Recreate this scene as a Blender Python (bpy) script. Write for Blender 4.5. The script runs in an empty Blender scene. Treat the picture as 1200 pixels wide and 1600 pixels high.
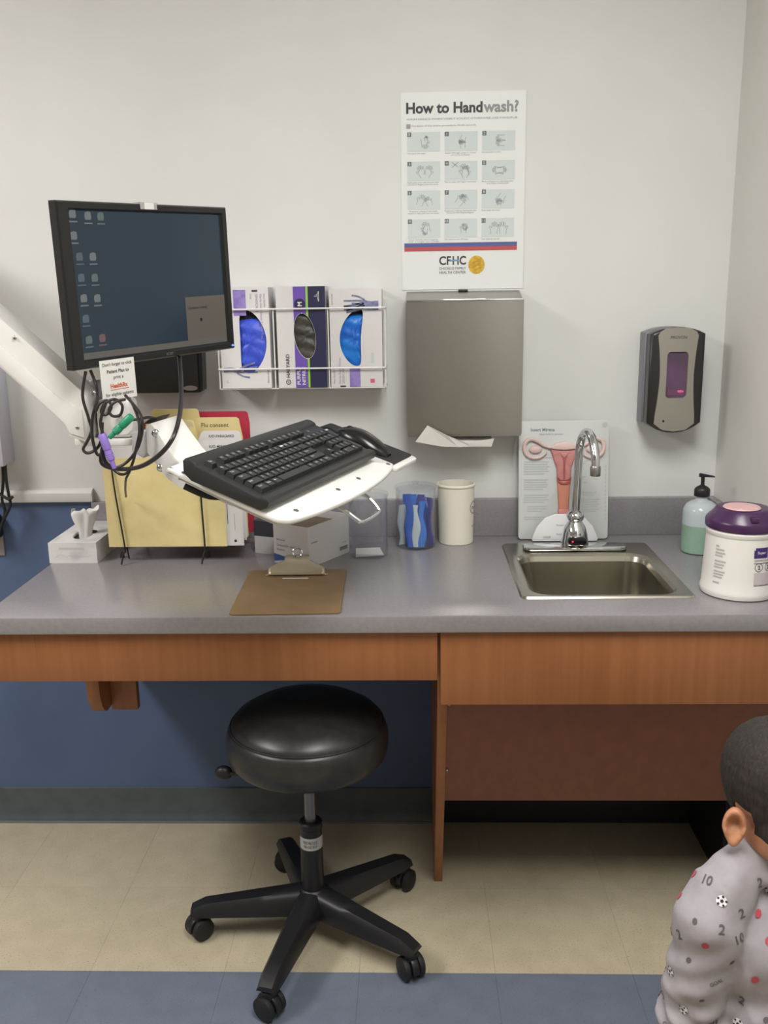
import bpy, bmesh, math, random
from mathutils import Vector, Matrix
from mathutils.bvhtree import BVHTree

R = math.radians
V = Vector
scene = bpy.context.scene
COL = scene.collection

# ------------------------------------------------------------------ camera
CAM = V((0.0, -2.4434, 1.4997)); FPX = 1449.6
PITCH, YAW, ROLL = R(13.149), R(1.745), R(-0.880)
_f = V((-math.sin(YAW) * math.cos(PITCH), math.cos(YAW) * math.cos(PITCH), -math.sin(PITCH)))
_r = V((math.cos(YAW), math.sin(YAW), 0)); _u = _r.cross(_f)
CR = _r * math.cos(ROLL) + _u * math.sin(ROLL)
CU = -_r * math.sin(ROLL) + _u * math.cos(ROLL)
CF = _f
cam_data = bpy.data.cameras.new('camera'); cam = bpy.data.objects.new('camera', cam_data); COL.objects.link(cam)
cam_data.sensor_fit = 'VERTICAL'; cam_data.sensor_height = 24.0; cam_data.lens = FPX / 1600 * 24.0
cam_data.clip_start = 0.02
m3 = Matrix((CR, CU, -CF)).transposed()
cam.matrix_world = Matrix.Translation(CAM) @ m3.to_4x4()
scene.camera = cam

def at(px, py, Y=None, Z=None):
    d = CF + CR * ((px - 600) / FPX) - CU * ((py - 800) / FPX)
    t = (Y - CAM.y) / d.y if Y is not None else (Z - CAM.z) / d.z
    return CAM + d * t

# ------------------------------------------------------------------ world, lights, exposure
w = bpy.data.worlds.new('world'); scene.world = w; w.use_nodes = True
w.node_tree.nodes['Background'].inputs[0].default_value = (0.75, 0.8, 0.9, 1)
w.node_tree.nodes['Background'].inputs[1].default_value = 0.05
scene.view_settings.view_transform = 'Standard'; scene.view_settings.look = 'None'
scene.view_settings.gamma = 1.0; scene.view_settings.use_curve_mapping = False
scene.view_settings.exposure = 0.15

CEIL = 2.62
def area(name, loc, sx, sy, power, col=(1, 0.97, 0.92)):
    l = bpy.data.lights.new(name, 'AREA'); l.shape = 'RECTANGLE'; l.size = sx; l.size_y = sy; l.energy = power; l.color = col
    o = bpy.data.objects.new(name, l); COL.objects.link(o); o.location = loc
    return o
# the ceiling troffers' light (their housings are built with the ceiling below)
TROFFERS = [((0.22, -1.80, CEIL - 0.03), 0.56, 1.16, 34.0, (1.0, 0.985, 0.97)),
            ((-2.05, -1.45, CEIL - 0.03), 0.56, 1.16, 46.0, (1.0, 0.955, 0.97))]
for i, (loc, sx, sy, p, c) in enumerate(TROFFERS):
    area('troffer_light', (loc[0], loc[1], loc[2] - 0.012), sx, sy, p, c)

# ------------------------------------------------------------------ materials
def lin(c):
    return tuple(((v / 255) / 12.92 if v / 255 <= 0.04045 else (((v / 255) + 0.055) / 1.055) ** 2.4) for v in c) + (1.0,)
MATS = {}
def mat(name, rgb, rough=0.5, metal=0.0, noise=None, bump=None, spec=0.5, emit=None, coat=0.0, aniso=None, rnd=0.0, alpha=None):
    if name in MATS: return MATS[name]
    m = bpy.data.materials.new(name); m.use_nodes = True; nt = m.node_tree; b = nt.nodes['Principled BSDF']
    c = lin(rgb)
    b.inputs['Base Color'].default_value = c; b.inputs['Roughness'].default_value = rough
    b.inputs['Metallic'].default_value = metal; b.inputs['Specular IOR Level'].default_value = spec
    b.inputs['Coat Weight'].default_value = coat
    if emit:
        b.inputs['Emission Color'].default_value = lin(emit[0]); b.inputs['Emission Strength'].default_value = emit[1]
    tc = None
    def coords(scale):
        nonlocal tc
        if tc is None: tc = nt.nodes.new('ShaderNodeTexCoord')
        mp = nt.nodes.new('ShaderNodeMapping'); nt.links.new(tc.outputs['Object'], mp.inputs[0])
        mp.inputs['Scale'].default_value = scale if isinstance(scale, (tuple, list)) else (scale,) * 3
        return mp.outputs[0]
    last = None
    if noise:
        sc, rgb2, lo, hi = noise[:4]
        n = nt.nodes.new('ShaderNodeTexNoise'); n.inputs['Scale'].default_value = 1.0; n.inputs['Detail'].default_value = 4
        nt.links.new(coords(sc), n.inputs['Vector'])
        mr = nt.nodes.new('ShaderNodeMapRange'); mr.inputs[1].default_value = lo; mr.inputs[2].default_value = hi
        nt.links.new(n.outputs[0], mr.inputs[0])
        mx = nt.nodes.new('ShaderNodeMix'); mx.data_type = 'RGBA'
        mx.inputs[6].default_value = c; mx.inputs[7].default_value = lin(rgb2)
        nt.links.new(mr.outputs[0], mx.inputs[0]); last = mx.outputs[2]
        if len(noise) > 4:   # second layer: speckles
            sc2, rgb3, lo2, hi2 = noise[4]
            n2 = nt.nodes.new('ShaderNodeTexNoise'); n2.inputs['Scale'].default_value = 1.0; n2.inputs['Detail'].default_value = 2
            nt.links.new(coords(sc2), n2.inputs['Vector'])
            mr2 = nt.nodes.new('ShaderNodeMapRange'); mr2.inputs[1].default_value = lo2; mr2.inputs[2].default_value = hi2
            nt.links.new(n2.outputs[0], mr2.inputs[0])
            mx2 = nt.nodes.new('ShaderNodeMix'); mx2.data_type = 'RGBA'
            nt.links.new(last, mx2.inputs[6]); mx2.inputs[7].default_value = lin(rgb3)
            nt.links.new(mr2.outputs[0], mx2.inputs[0]); last = mx2.outputs[2]
    if rnd:
        oi = nt.nodes.new('ShaderNodeObjectInfo'); hs = nt.nodes.new('ShaderNodeHueSaturation')
        mr = nt.nodes.new('ShaderNodeMapRange'); mr.inputs[3].default_value = 1 - rnd; mr.inputs[4].default_value = 1 + rnd
        nt.links.new(oi.outputs['Random'], mr.inputs[0]); nt.links.new(mr.outputs[0], hs.inputs['Value'])
        if last: nt.links.new(last, hs.inputs['Color'])
        else: hs.inputs['Color'].default_value = c
        last = hs.outputs[0]
    if last: nt.links.new(last, b.inputs['Base Color'])
    if bump:
        n = nt.nodes.new('ShaderNodeTexNoise'); n.inputs['Scale'].default_value = 1.0; n.inputs['Detail'].default_value = 5
        nt.links.new(coords(bump[0]), n.inputs['Vector'])
        bp = nt.nodes.new('ShaderNodeBump'); bp.inputs['Strength'].default_value = bump[1]; bp.inputs['Distance'].default_value = bump[2] if len(bump) > 2 else 0.001
        nt.links.new(n.outputs[0], bp.inputs['Height']); nt.links.new(bp.outputs[0], b.inputs['Normal'])
    MATS[name] = m
    return m

def clear_mat(name, tint, body, fac=0.15, rough=0.05):
    """thin clear or milky plastic: transparent + a share of diffuse body + facing-dependent gloss"""
    if name in MATS: return MATS[name]
    m = bpy.data.materials.new(name); m.use_nodes = True; nt = m.node_tree
    for n in list(nt.nodes): nt.nodes.remove(n)
    out = nt.nodes.new('ShaderNodeOutputMaterial')
    tr = nt.nodes.new('ShaderNodeBsdfTransparent'); tr.inputs[0].default_value = lin(tint)
    df = nt.nodes.new('ShaderNodeBsdfDiffuse'); df.inputs[0].default_value = lin(body)
    gl = nt.nodes.new('ShaderNodeBsdfGlossy'); gl.inputs['Roughness'].default_value = rough
    m1 = nt.nodes.new('ShaderNodeMixShader'); m1.inputs[0].default_value = fac
    nt.links.new(tr.outputs[0], m1.inputs[1]); nt.links.new(df.outputs[0], m1.inputs[2])
    lw = nt.nodes.new('ShaderNodeLayerWeight'); lw.inputs[0].default_value = 0.5
    pw = nt.nodes.new('ShaderNodeMath'); pw.operation = 'POWER'; pw.inputs[1].default_value = 3.0; nt.links.new(lw.outputs['Facing'], pw.inputs[0])
    fr = nt.nodes.new('ShaderNodeMath'); fr.operation = 'MULTIPLY_ADD'; fr.inputs[1].default_value = 0.55; fr.inputs[2].default_value = 0.03; nt.links.new(pw.outputs[0], fr.inputs[0])
    m2 = nt.nodes.new('ShaderNodeMixShader'); nt.links.new(fr.outputs[0], m2.inputs[0])
    nt.links.new(m1.outputs[0], m2.inputs[1]); nt.links.new(gl.outputs[0], m2.inputs[2])
    nt.links.new(m2.outputs[0], out.inputs[0])
    MATS[name] = m
    return m

WALL = mat('wall_paint', (216, 217, 214), 0.75, bump=(90, 0.08), noise=(3, (211, 212, 209), 0.4, 0.7))
WALLR = mat('side_wall_paint', (214, 213, 207), 0.75, bump=(90, 0.08), noise=(3, (209, 208, 202), 0.4, 0.7))
BLUEW = mat('blue_wall_paint', (84, 103, 138), 0.6, bump=(90, 0.08), noise=(5, (79, 98, 132), 0.4, 0.7))
CEILM = mat('ceiling_tile', (225, 225, 220), 0.9, bump=(60, 0.2))
TRIMW = mat('white_trim', (214, 213, 208), 0.45)
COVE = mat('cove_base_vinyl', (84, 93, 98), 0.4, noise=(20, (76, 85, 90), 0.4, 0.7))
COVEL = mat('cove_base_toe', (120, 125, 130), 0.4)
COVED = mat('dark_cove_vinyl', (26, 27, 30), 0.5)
TILE = mat('beige_vinyl_tile', (190, 180, 154), 0.38, rnd=0.02, noise=(18, (182, 172, 146), 0.35, 0.65, ((330, 330, 60), (128, 116, 94), 0.62, 0.70)))
TILEB = mat('blue_vinyl_tile', (110, 118, 132), 0.38, rnd=0.02, noise=(18, (104, 112, 126), 0.35, 0.65, ((330, 330, 60), (80, 90, 106), 0.62, 0.70)))
GROUT = mat('floor_underlay', (152, 142, 116), 0.8)
LAMIN = mat('grey_laminate', (136, 133, 136), 0.24, noise=(140, (131, 128, 131), 0.4, 0.65), spec=0.85)
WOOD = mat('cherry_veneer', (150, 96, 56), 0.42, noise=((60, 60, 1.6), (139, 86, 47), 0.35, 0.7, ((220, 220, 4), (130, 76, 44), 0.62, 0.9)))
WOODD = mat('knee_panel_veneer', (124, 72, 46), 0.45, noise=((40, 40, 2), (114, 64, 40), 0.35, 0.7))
STEEL = mat('brushed_steel', (164, 161, 156), 0.34, 1.0, bump=((8, 8, 400), 0.05))
SINKM = mat('sink_steel', (176, 172, 160), 0.26, 1.0, bump=((60, 300, 60), 0.04))
CHROME = mat('chrome', (215, 218, 222), 0.08, 1.0)
BLACKP = mat('black_plastic', (28, 28, 30), 0.42, bump=(700, 0.05))
BLACKG = mat('black_gloss', (24, 24, 26), 0.22)
RUBBER = mat('black_rubber', (24, 24, 25), 0.6)
VINYL = mat('black_vinyl', (34, 34, 34), 0.36, bump=(260, 0.12), noise=(40, (44, 44, 42), 0.4, 0.7))
WHITEP = mat('white_powder_coat', (226, 226, 222), 0.4)
PAPER = mat('white_paper', (226, 225, 220), 0.8)
PAPERC = mat('white_carton', (214, 212, 212), 0.6)
INK = mat('black_ink', (40, 40, 44), 0.7)
INKG = mat('grey_ink', (150, 152, 152), 0.8)
INKL = mat('light_grey_ink', (186, 190, 188), 0.8)

# ------------------------------------------------------------------ mesh helpers
def spline(pts, k=6, closed=False):
    P = [V(p) for p in pts]; n = len(P); out = []
    for i in range(n if closed else n - 1):
        if closed: a, b, c, d = P[(i - 1) % n], P[i], P[(i + 1) % n], P[(i + 2) % n]
        else: a, b, c, d = P[max(i - 1, 0)], P[i], P[i + 1], P[min(i + 2, n - 1)]
        for j in range(k):
            t = j / k
            out.append(0.5 * ((2 * b) + (c - a) * t + (2 * a - 5 * b + 4 * c - d) * t * t + (3 * b - a - 3 * c + d) * t ** 3))
    if not closed: out.append(P[-1].copy())
    return out

class MB:
    def __init__(s): s.v = []; s.f = []; s.m = []
    def add(s, vs, fs, m=0, M=None):
        o = len(s.v)
        s.v += [(M @ V(p)) if M else V(p) for p in vs]
        s.f += [tuple(i + o for i in f) for f in fs]; s.m += [m] * len(fs)
        return s
    def bm(s, bm, m=0, M=None):
        bm.verts.ensure_lookup_table(); bm.verts.index_update()
        s.add([v.co.copy() for v in bm.verts], [[v.index for v in f.verts] for f in bm.faces], m, M); bm.free(); return s
    def box(s, x0, x1, y0, y1, z0, z1, b=0.0, seg=2, m=0, M=None):
        bm = bmesh.new(); bmesh.ops.create_cube(bm, size=1)
        for v in bm.verts:
            v.co = V(((x0 + x1) / 2 + v.co.x * (x1 - x0), (y0 + y1) / 2 + v.co.y * (y1 - y0), (z0 + z1) / 2 + v.co.z * (z1 - z0)))
        if b: bmesh.ops.bevel(bm, geom=list(bm.edges), offset=b, segments=seg, profile=0.5, affect='EDGES')
        return s.bm(bm, m, M)
    def prism(s, pts, a0, a1, plane='xz', b=0.0, seg=2, m=0, M=None):
        """polygon in a plane, extruded from a0 to a1 along the third axis"""
        def P(p, a):
            return {'xz': (p[0], a, p[1]), 'xy': (p[0], p[1], a), 'yz': (a, p[0], p[1])}[plane]
        bm = bmesh.new()
        A = [bm.verts.new(P(p, a0)) for p in pts]; B = [bm.verts.new(P(p, a1)) for p in pts]; n = len(pts)
        fa = bm.faces.new(A); fb = bm.faces.new(B[::-1])
        for i in range(n): bm.faces.new((A[i], B[i], B[(i + 1) % n], A[(i + 1) % n])[::-1])
        bmesh.ops.recalc_face_normals(bm, faces=bm.faces)
        if b:
            ed = list(fa.edges) + list(fb.edges)
            bmesh.ops.bevel(bm, geom=ed, offset=b, segments=seg, profile=0.5, affect='EDGES')
        return s.bm(bm, m, M)
    def lathe(s, prof, n=32, m=0, M=None, ms=None):
        vs = []; fs = []; mi = []
        for (r, z) in prof:
            for i in range(n): vs.append((r * math.cos(2 * math.pi * i / n), r * math.sin(2 * math.pi * i / n), z))
        o = len(s.v); s.v += [(M @ V(p)) if M else V(p) for p in vs]
        for j in range(len(prof) - 1):
            for i in range(n):
                k = (i + 1) % n
                s.f.append((o + j * n + i, o + j * n + k, o + (j + 1) * n + k, o + (j + 1) * n + i)); s.m.append(ms[j] if ms else m)
        if prof[0][0] > 1e-6: s.f.append(tuple(o + i for i in range(n))[::-1]); s.m.append(ms[0] if ms else m)
        if prof[-1][0] > 1e-6: s.f.append(tuple(o + (len(prof) - 1) * n + i for i in range(n))); s.m.append(ms[-1] if ms else m)
        return s
    def tube(s, pts, r, n=8, closed=False, m=0, M=None, cap=True):
        P = [V(p) for p in pts]; N = len(P); vs = []
        rr = r if isinstance(r, (list, tuple)) else [r] * N
        T = []
        for i in range(N):
            a = P[(i - 1) % N] if (closed or i > 0) else P[i]; b = P[(i + 1) % N] if (closed or i < N - 1) else P[i]
            T.append((b - a).normalized())
        up = V((0, 0, 1)) if abs(T[0].z) < 0.9 else V((1, 0, 0))
        nr = T[0].cross(up).normalized()
        for i in range(N):
            nr = (nr - T[i] * nr.dot(T[i])).normalized(); bi = T[i].cross(nr)
            for j in range(n):
                a = 2 * math.pi * j / n; vs.append(P[i] + (nr * math.cos(a) + bi * math.sin(a)) * rr[i])
        fs = []
        for i in range(N if closed else N - 1):
            k = (i + 1) % N
            for j in range(n): fs.append((i * n + j, i * n + (j + 1) % n, k * n + (j + 1) % n, k * n + j))
        if cap and not closed:
            fs.append(tuple(range(n))[::-1]); fs.append(tuple((N - 1) * n + j for j in range(n)))
        return s.add(vs, fs, m, M)
    def ball(s, c, r, u=20, v=12, m=0, M=None):
        if not isinstance(r, (tuple, list)): r = (r, r, r)
        bm = bmesh.new(); bmesh.ops.create_uvsphere(bm, u_segments=u, v_segments=v, radius=1)
        for q in bm.verts: q.co = V((c[0] + q.co.x * r[0], c[1] + q.co.y * r[1], c[2] + q.co.z * r[2]))
        return s.bm(bm, m, M)
    def grid(s, fn, nu, nv, m=0, M=None, closed_u=False):
        vs = [fn(i / nu, j / nv) for j in range(nv + 1) for i in range(nu + 1)]
        fs = [(j * (nu + 1) + i, j * (nu + 1) + i + 1, (j + 1) * (nu + 1) + i + 1, (j + 1) * (nu + 1) + i) for j in range(nv) for i in range(nu)]
        return s.add(vs, fs, m, M)
    def poly(s, pts, m=0, M=None):
        return s.add(pts, [tuple(range(len(pts)))], m, M)
    def build(s, name, mats, parent=None, smooth=35, recalc=False):
        me = bpy.data.meshes.new(name); me.from_pydata([tuple(v) for v in s.v], [], s.f)
        if not isinstance(mats, (list, tuple)): mats = [mats]
        for m in mats: me.materials.append(m)
        me.polygons.foreach_set('material_index', s.m)
        bm = bmesh.new(); bm.from_mesh(me)
        if recalc: bmesh.ops.recalc_face_normals(bm, faces=bm.faces)
        if smooth:
            for f in bm.faces: f.smooth = True
            a = R(smooth)
            for e in bm.edges:
                if len(e.link_faces) == 2 and e.calc_face_angle(9) > a: e.smooth = False
        bm.to_mesh(me); bm.free(); me.update()
        o = bpy.data.objects.new(name, me); COL.objects.link(o)
        if parent: o.parent = parent
        return o

def parts(mb, names, mats, parent):
    """one flat-print part for each material of a collected print"""
    for k, (nm, m) in enumerate(zip(names, mats)):
        sub = MB(); use = {}
        for f, mi in zip(mb.f, mb.m):
            if mi != k: continue
            for i in f:
                if i not in use: use[i] = len(sub.v); sub.v.append(mb.v[i])
            sub.f.append(tuple(use[i] for i in f)); sub.m.append(0)
        if sub.f:
            o = sub.build(nm, m, parent, smooth=0)
            if 'print' in nm or 'lettering' in nm or 'heading' in nm: o['kind'] = 'stuff'
def tag(o, label, cat, group=None):
    o['label'] = label; o['category'] = cat
    if group: o['group'] = group
    return o
def struct(o):
    o['kind'] = 'structure'; return o
def thing(name, label, cat, loc=(0, 0, 0), rot=None, group=None):
    o = bpy.data.objects.new(name, None); o.empty_display_size = 0.05; COL.objects.link(o)
    if isinstance(rot, Matrix): o.matrix_world = Matrix.Translation(V(loc)) @ rot.to_4x4()
    else:
        o.location = loc
        if rot is not None: o.rotation_euler = (0, 0, rot)
    return tag(o, label, cat, group)
def lab(o, label):
    o['label'] = label; return o

# text as flat print: meshes in a plane given by origin o, right r, up u
_tc = {}
def glyphs(sx, bold):
    k = (sx, bold)
    if k not in _tc:
        c = bpy.data.curves.new('t', 'FONT'); c.body = sx; c.offset = bold; c.resolution_u = 3; c.align_x = 'CENTER' if '\n' in sx else 'LEFT'
        ob = bpy.data.objects.new('t', c)
        me = bpy.data.meshes.new_from_object(ob)
        vs = [v.co.copy() for v in me.vertices]; fs = [tuple(p.vertices) for p in me.polygons]
        bpy.data.objects.remove(ob); bpy.data.curves.remove(c); bpy.data.meshes.remove(me)
        x0 = min(v.x for v in vs); x1 = max(v.x for v in vs); y0 = min(v.y for v in vs); y1 = max(v.y for v in vs)
        _tc[k] = ([V((v.x - x0, v.y - y0, 0)) for v in vs], fs, x1 - x0, y1 - y0)
    return _tc[k]
def put_text(mb, sx, o, r, u, w=None, h=None, bold=0.0, m=0, center=False):
    """w: total width, h: total height of the inked box (aspect kept if one is missing)"""
    vs, fs, W, H = glyphs(sx, bold)
    kx = (w / W) if w else (h / H); ky = (h / H) if h else kx
    o = V(o); r = V(r); u = V(u)
    if center: o = o - r * (W * kx / 2) - u * (H * ky / 2)
    mb.add([o + r * (v.x * kx) + u * (v.y * ky) for v in vs], fs, m)
def rect(mb, o, r, u, x0, x1, y0, y1, m=0):
    o = V(o); r = V(r); u = V(u)
    mb.poly([o + r * x0 + u * y0, o + r * x1 + u * y0, o + r * x1 + u * y1, o + r * x0 + u * y1], m)
def stroke(mb, pts, wd, o, r, u, m=0, k=5, closed=False):
    """flat ribbon along a 2-D curve"""
    o = V(o); r = V(r); u = V(u)
    P = spline([(p[0], p[1], 0) for p in pts], k, closed) if k > 1 else [V((p[0], p[1], 0)) for p in pts]
    n = len(P); L = []
    for i in range(n):
        a = P[i - 1] if (i or closed) else P[i]; b = P[(i + 1) % n] if (i < n - 1 or closed) else P[i]
        t = (b - a); t = t.normalized() if t.length > 1e-9 else V((1, 0, 0)); q = V((-t.y, t.x, 0)) * wd / 2
        L.append((P[i] + q, P[i] - q))
    vs = []
    for a, b in L: vs += [o + r * a.x + u * a.y, o + r * b.x + u * b.y]
    mb.add(vs, [(2 * i, 2 * i + 1, (2 * i + 3) % (2 * n), (2 * i + 2) % (2 * n)) for i in range(n if closed else n - 1)], m)
def disc(mb, c, r_, o, r, u, m=0, n=20, ry=None):
    o = V(o); r = V(r); u = V(u); ry = ry or r_
    mb.poly([o + r * (c[0] + r_ * math.cos(2 * math.pi * i / n)) + u * (c[1] + ry * math.sin(2 * math.pi * i / n)) for i in range(n)], m)
def rrect(x0, x1, y0, y1, r, n=5):
    out = []
    for cx, cy, a in ((x1 - r, y0 + r, -90), (x1 - r, y1 - r, 0), (x0 + r, y1 - r, 90), (x0 + r, y0 + r, 180)):
        for i in range(n + 1):
            t = R(a + 90 * i / n); out.append((cx + r * math.cos(t), cy + r * math.sin(t)))
    return out
RX, UZ = (1, 0, 0), (0, 0, 1)

# ================================================================== THE ROOM
XR, XL, YB = 0.806, -3.3, -3.5
def slab(name, m, *a, **k):
    return struct(MB().box(*a).build(name, m, smooth=0, **k))
wb = MB(); wb.box(XL - 0.1, XR + 0.1, 0, 0.1, 0.9655, CEIL, m=0); wb.box(XL - 0.1, XR + 0.1, 0, 0.1, -0.02, 0.9655, m=1)
struct(wb.build('wall_back', [WALL, BLUEW], smooth=0))
slab('wall_right', WALLR, XR, XR + 0.1, YB, 0, -0.02, CEIL)
WALLF = mat('dimmed_far_wall', (158, 152, 144), 0.75)  # unseen walls, tone darkened to cut bounced fill under the counter
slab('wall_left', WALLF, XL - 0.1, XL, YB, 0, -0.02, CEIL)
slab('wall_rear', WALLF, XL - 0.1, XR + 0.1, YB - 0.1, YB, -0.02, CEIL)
slab('ceiling', CEILM, XL - 0.1, XR + 0.1, YB - 0.1, 0.1, CEIL, CEIL + 0.1)
floor = slab('floor', GROUT, XL - 0.1, XR + 0.1, YB - 0.1, 0.1, -0.06, -0.004)
TS = 0.3085; TX0 = 0.181; TY0 = -0.012
tile_me = None
for j in range(-1, 12):
    y1 = TY0 - j * TS
    for i in range(-12, 4):
        x0 = TX0 + i * TS
        a0, a1, b0, b1 = max(x0, XL), min(x0 + TS, XR), max(y1 - TS, YB), min(y1, -0.0)
        if a1 - a0 < 0.01 or b1 - b0 < 0.004: continue
        g = 0.0002
        t = MB().box(a0 + g, a1 - g, b0 + g, b1 - g, -0.004, 0.0).build('floor_tile', TILEB if j in (2, 3) else TILE, floor, smooth=0)

# chair rail left of the counter, cove bases
struct(MB().prism([(0, 0.967), (-0.016, 0.967), (-0.019, 0.972), (-0.019, 0.992), (-0.012, 1.0), (0, 1.002)], XL, -0.862, 'yz').build('trim_1', TRIMW))
def cove(name, x0, x1, m):
    b = MB(); b.prism([(0, 0), (-0.017, 0), (-0.017, 0.004), (-0.009, 0.014), (-0.006, 0.03), (-0.005, 0.106), (0, 0.108)], x0, x1, 'yz', m=0)
    b.box(x0, x1, -0.019, -0.016, 0.0, 0.006, m=1)
    return struct(b.build(name, [m, COVEL], smooth=50))
cove('baseboard_back', XL, 0.05, COVE)
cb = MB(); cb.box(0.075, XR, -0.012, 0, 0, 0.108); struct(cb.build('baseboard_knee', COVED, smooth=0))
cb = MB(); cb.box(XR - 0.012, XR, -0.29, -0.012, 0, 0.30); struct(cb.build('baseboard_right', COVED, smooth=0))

# ceiling troffers
for i, (loc, sx, sy, p, c) in enumerate(TROFFERS):
    t = thing('ceiling_light', ['recessed fluorescent ceiling panel above the counter side', 'recessed fluorescent ceiling panel on the far left of the room'][i], 'light', (loc[0], loc[1], CEIL), group='ceiling light panels')
    fr = MB()
    for a in ((-sx / 2 - 0.025, -sx / 2, -sy / 2 - 0.025, sy / 2 + 0.025), (sx / 2, sx / 2 + 0.025, -sy / 2 - 0.025, sy / 2 + 0.025),
              (-sx / 2, sx / 2, -sy / 2 - 0.025, -sy / 2), (-sx / 2, sx / 2, sy / 2, sy / 2 + 0.025)):
        fr.box(*a, -0.03, 0.0)
    fr.build('frame', TRIMW, t, smooth=0)
    MB().box(-sx / 2, sx / 2, -sy / 2, sy / 2, -0.028, -0.02).build('diffuser', mat('diffuser', (235, 235, 230), 0.6, emit=((255, 250, 240), 2.0)), t, smooth=0)

# ================================================================== COUNTER
CT = 0.864; CB = 0.826; CX0 = -0.896; CYF = -0.654
SK = (0.247, 0.588, -0.54, -0.125)       # cut-out for the sink
bm = bmesh.new()
xs = [CX0, SK[0], SK[1], XR]; ys = [CYF, SK[2], SK[3], 0.0]
top = [[bm.verts.new((x, y, CT)) for x in xs] for y in ys]; bot = [[bm.verts.new((x, y, CB)) for x in xs] for y in ys]
for j in range(3):
    for i in range(3):
        if i == 1 and j == 1: continue
        bm.faces.new((top[j][i], top[j][i + 1], top[j + 1][i + 1], top[j + 1][i]))
        bm.faces.new((bot[j][i], bot[j + 1][i], bot[j + 1][i + 1], bot[j][i + 1]))
for i in range(3):
    for j, rv in ((0, 0), (3, 1)):
        f = (top[j][i], bot[j][i], bot[j][i + 1], top[j][i + 1]); bm.faces.new(f[::-1] if rv else f)
        f = (top[i][j], top[i + 1][j], bot[i + 1][j], bot[i][j]); bm.faces.new(f[::-1] if rv else f)
for a, b in (((1, 1), (1, 2)), ((1, 2), (2, 2)), ((2, 2), (2, 1)), ((2, 1), (1, 1))):
    bm.faces.new((top[a[0]][a[1]], top[b[0]][b[1]], bot[b[0]][b[1]], bot[a[0]][a[1]]))
bmesh.ops.recalc_face_normals(bm, faces=bm.faces)
ed = [e for e in bm.edges if all(abs(v.co.y - CYF) < 1e-5 for v in e.verts) and abs(e.verts[0].co.z - e.verts[1].co.z) < 1e-5 or all(abs(v.co.x - CX0) < 1e-5 for v in e.verts) and abs(e.verts[0].co.z - e.verts[1].co.z) < 1e-5]
bmesh.ops.bevel(bm, geom=ed, offset=0.004, segments=2, profile=0.5, affect='EDGES')
tag(MB().bm(bm).build('countertop', LAMIN, None, smooth=30), 'long grey laminate countertop with a sink cut into it', 'countertop')
tag(MB().box(-0.866, XR - 0.02, -0.02, 0, CT, 0.966, b=0.002).build('backsplash', LAMIN, None, smooth=30), 'long grey laminate backsplash strip along the rear wall behind the counter', 'backsplash')
tag(MB().box(XR - 0.02, XR, CYF + 0.004, 0, CT, 0.966, b=0.002).build('side_splash', LAMIN, None, smooth=30), 'short grey laminate splash strip on the side wall behind the wipes canister', 'backsplash')

# wooden fronts
apron = thing('desk_apron', 'long orange-brown wooden apron board under the left half of the countertop', 'apron board', (0, 0, 0))
MB().box(-0.896, 0.0512, -0.637, -0.617, 0.716, 0.826, b=0.001).build('front_board', WOOD, apron, smooth=30)
MB().box(-0.896, -0.878, -0.617, 0.0, 0.746, 0.826, b=0.001).build('end_board', WOOD, apron, smooth=30)
cabinet = thing('sink_cabinet', 'open cherry-wood sink base with a sloping knee panel under the sink', 'cabinet', (0, 0, 0))
MB().box(0.0575, XR - 0.001, -0.64, -0.62, 0.662, 0.8245, b=0.001).build('front_panel', WOOD, cabinet, smooth=30)
sp = [(-0.618, 0.826), (-0.618, 0.655), (-0.291, 0.0), (-0.022, 0.0), (-0.022, 0.826)]
MB().prism(sp, 0.0516, 0.0725, 'yz', b=0.0008).build('side_panel', WOOD, cabinet, smooth=30)
def slope(z): return -0.291 - (z / 0.655) * 0.327
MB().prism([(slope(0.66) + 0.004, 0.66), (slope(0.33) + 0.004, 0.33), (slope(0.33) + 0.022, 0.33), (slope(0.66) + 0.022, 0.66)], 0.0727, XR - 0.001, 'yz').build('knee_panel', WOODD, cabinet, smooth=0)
for z in (0.652, 0.44):
    MB().ball((0.0765, slope(z) + 0.0, z), 0.0035, 8, 6).build('screw', STEEL, cabinet)
# bracket under the apron
brk = thing('shelf_bracket', 'wooden corbel bracket with a curved foot under the left countertop', 'bracket', (0, 0, 0))
MB().prism([(-0.002, 0.826), (-0.345, 0.826), (-0.345, 0.575), (-0.342, 0.545), (-0.333, 0.52), (-0.318, 0.50), (-0.30, 0.49), (-0.002, 0.49)], -0.802, -0.770, 'yz', b=0.001).build('gusset', WOOD, brk, smooth=40)
MB().box(-0.7695, -0.703, -0.268, -0.246, 0.478, 0.826, b=0.001).build('cross_board', WOOD, brk, smooth=30)

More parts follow.
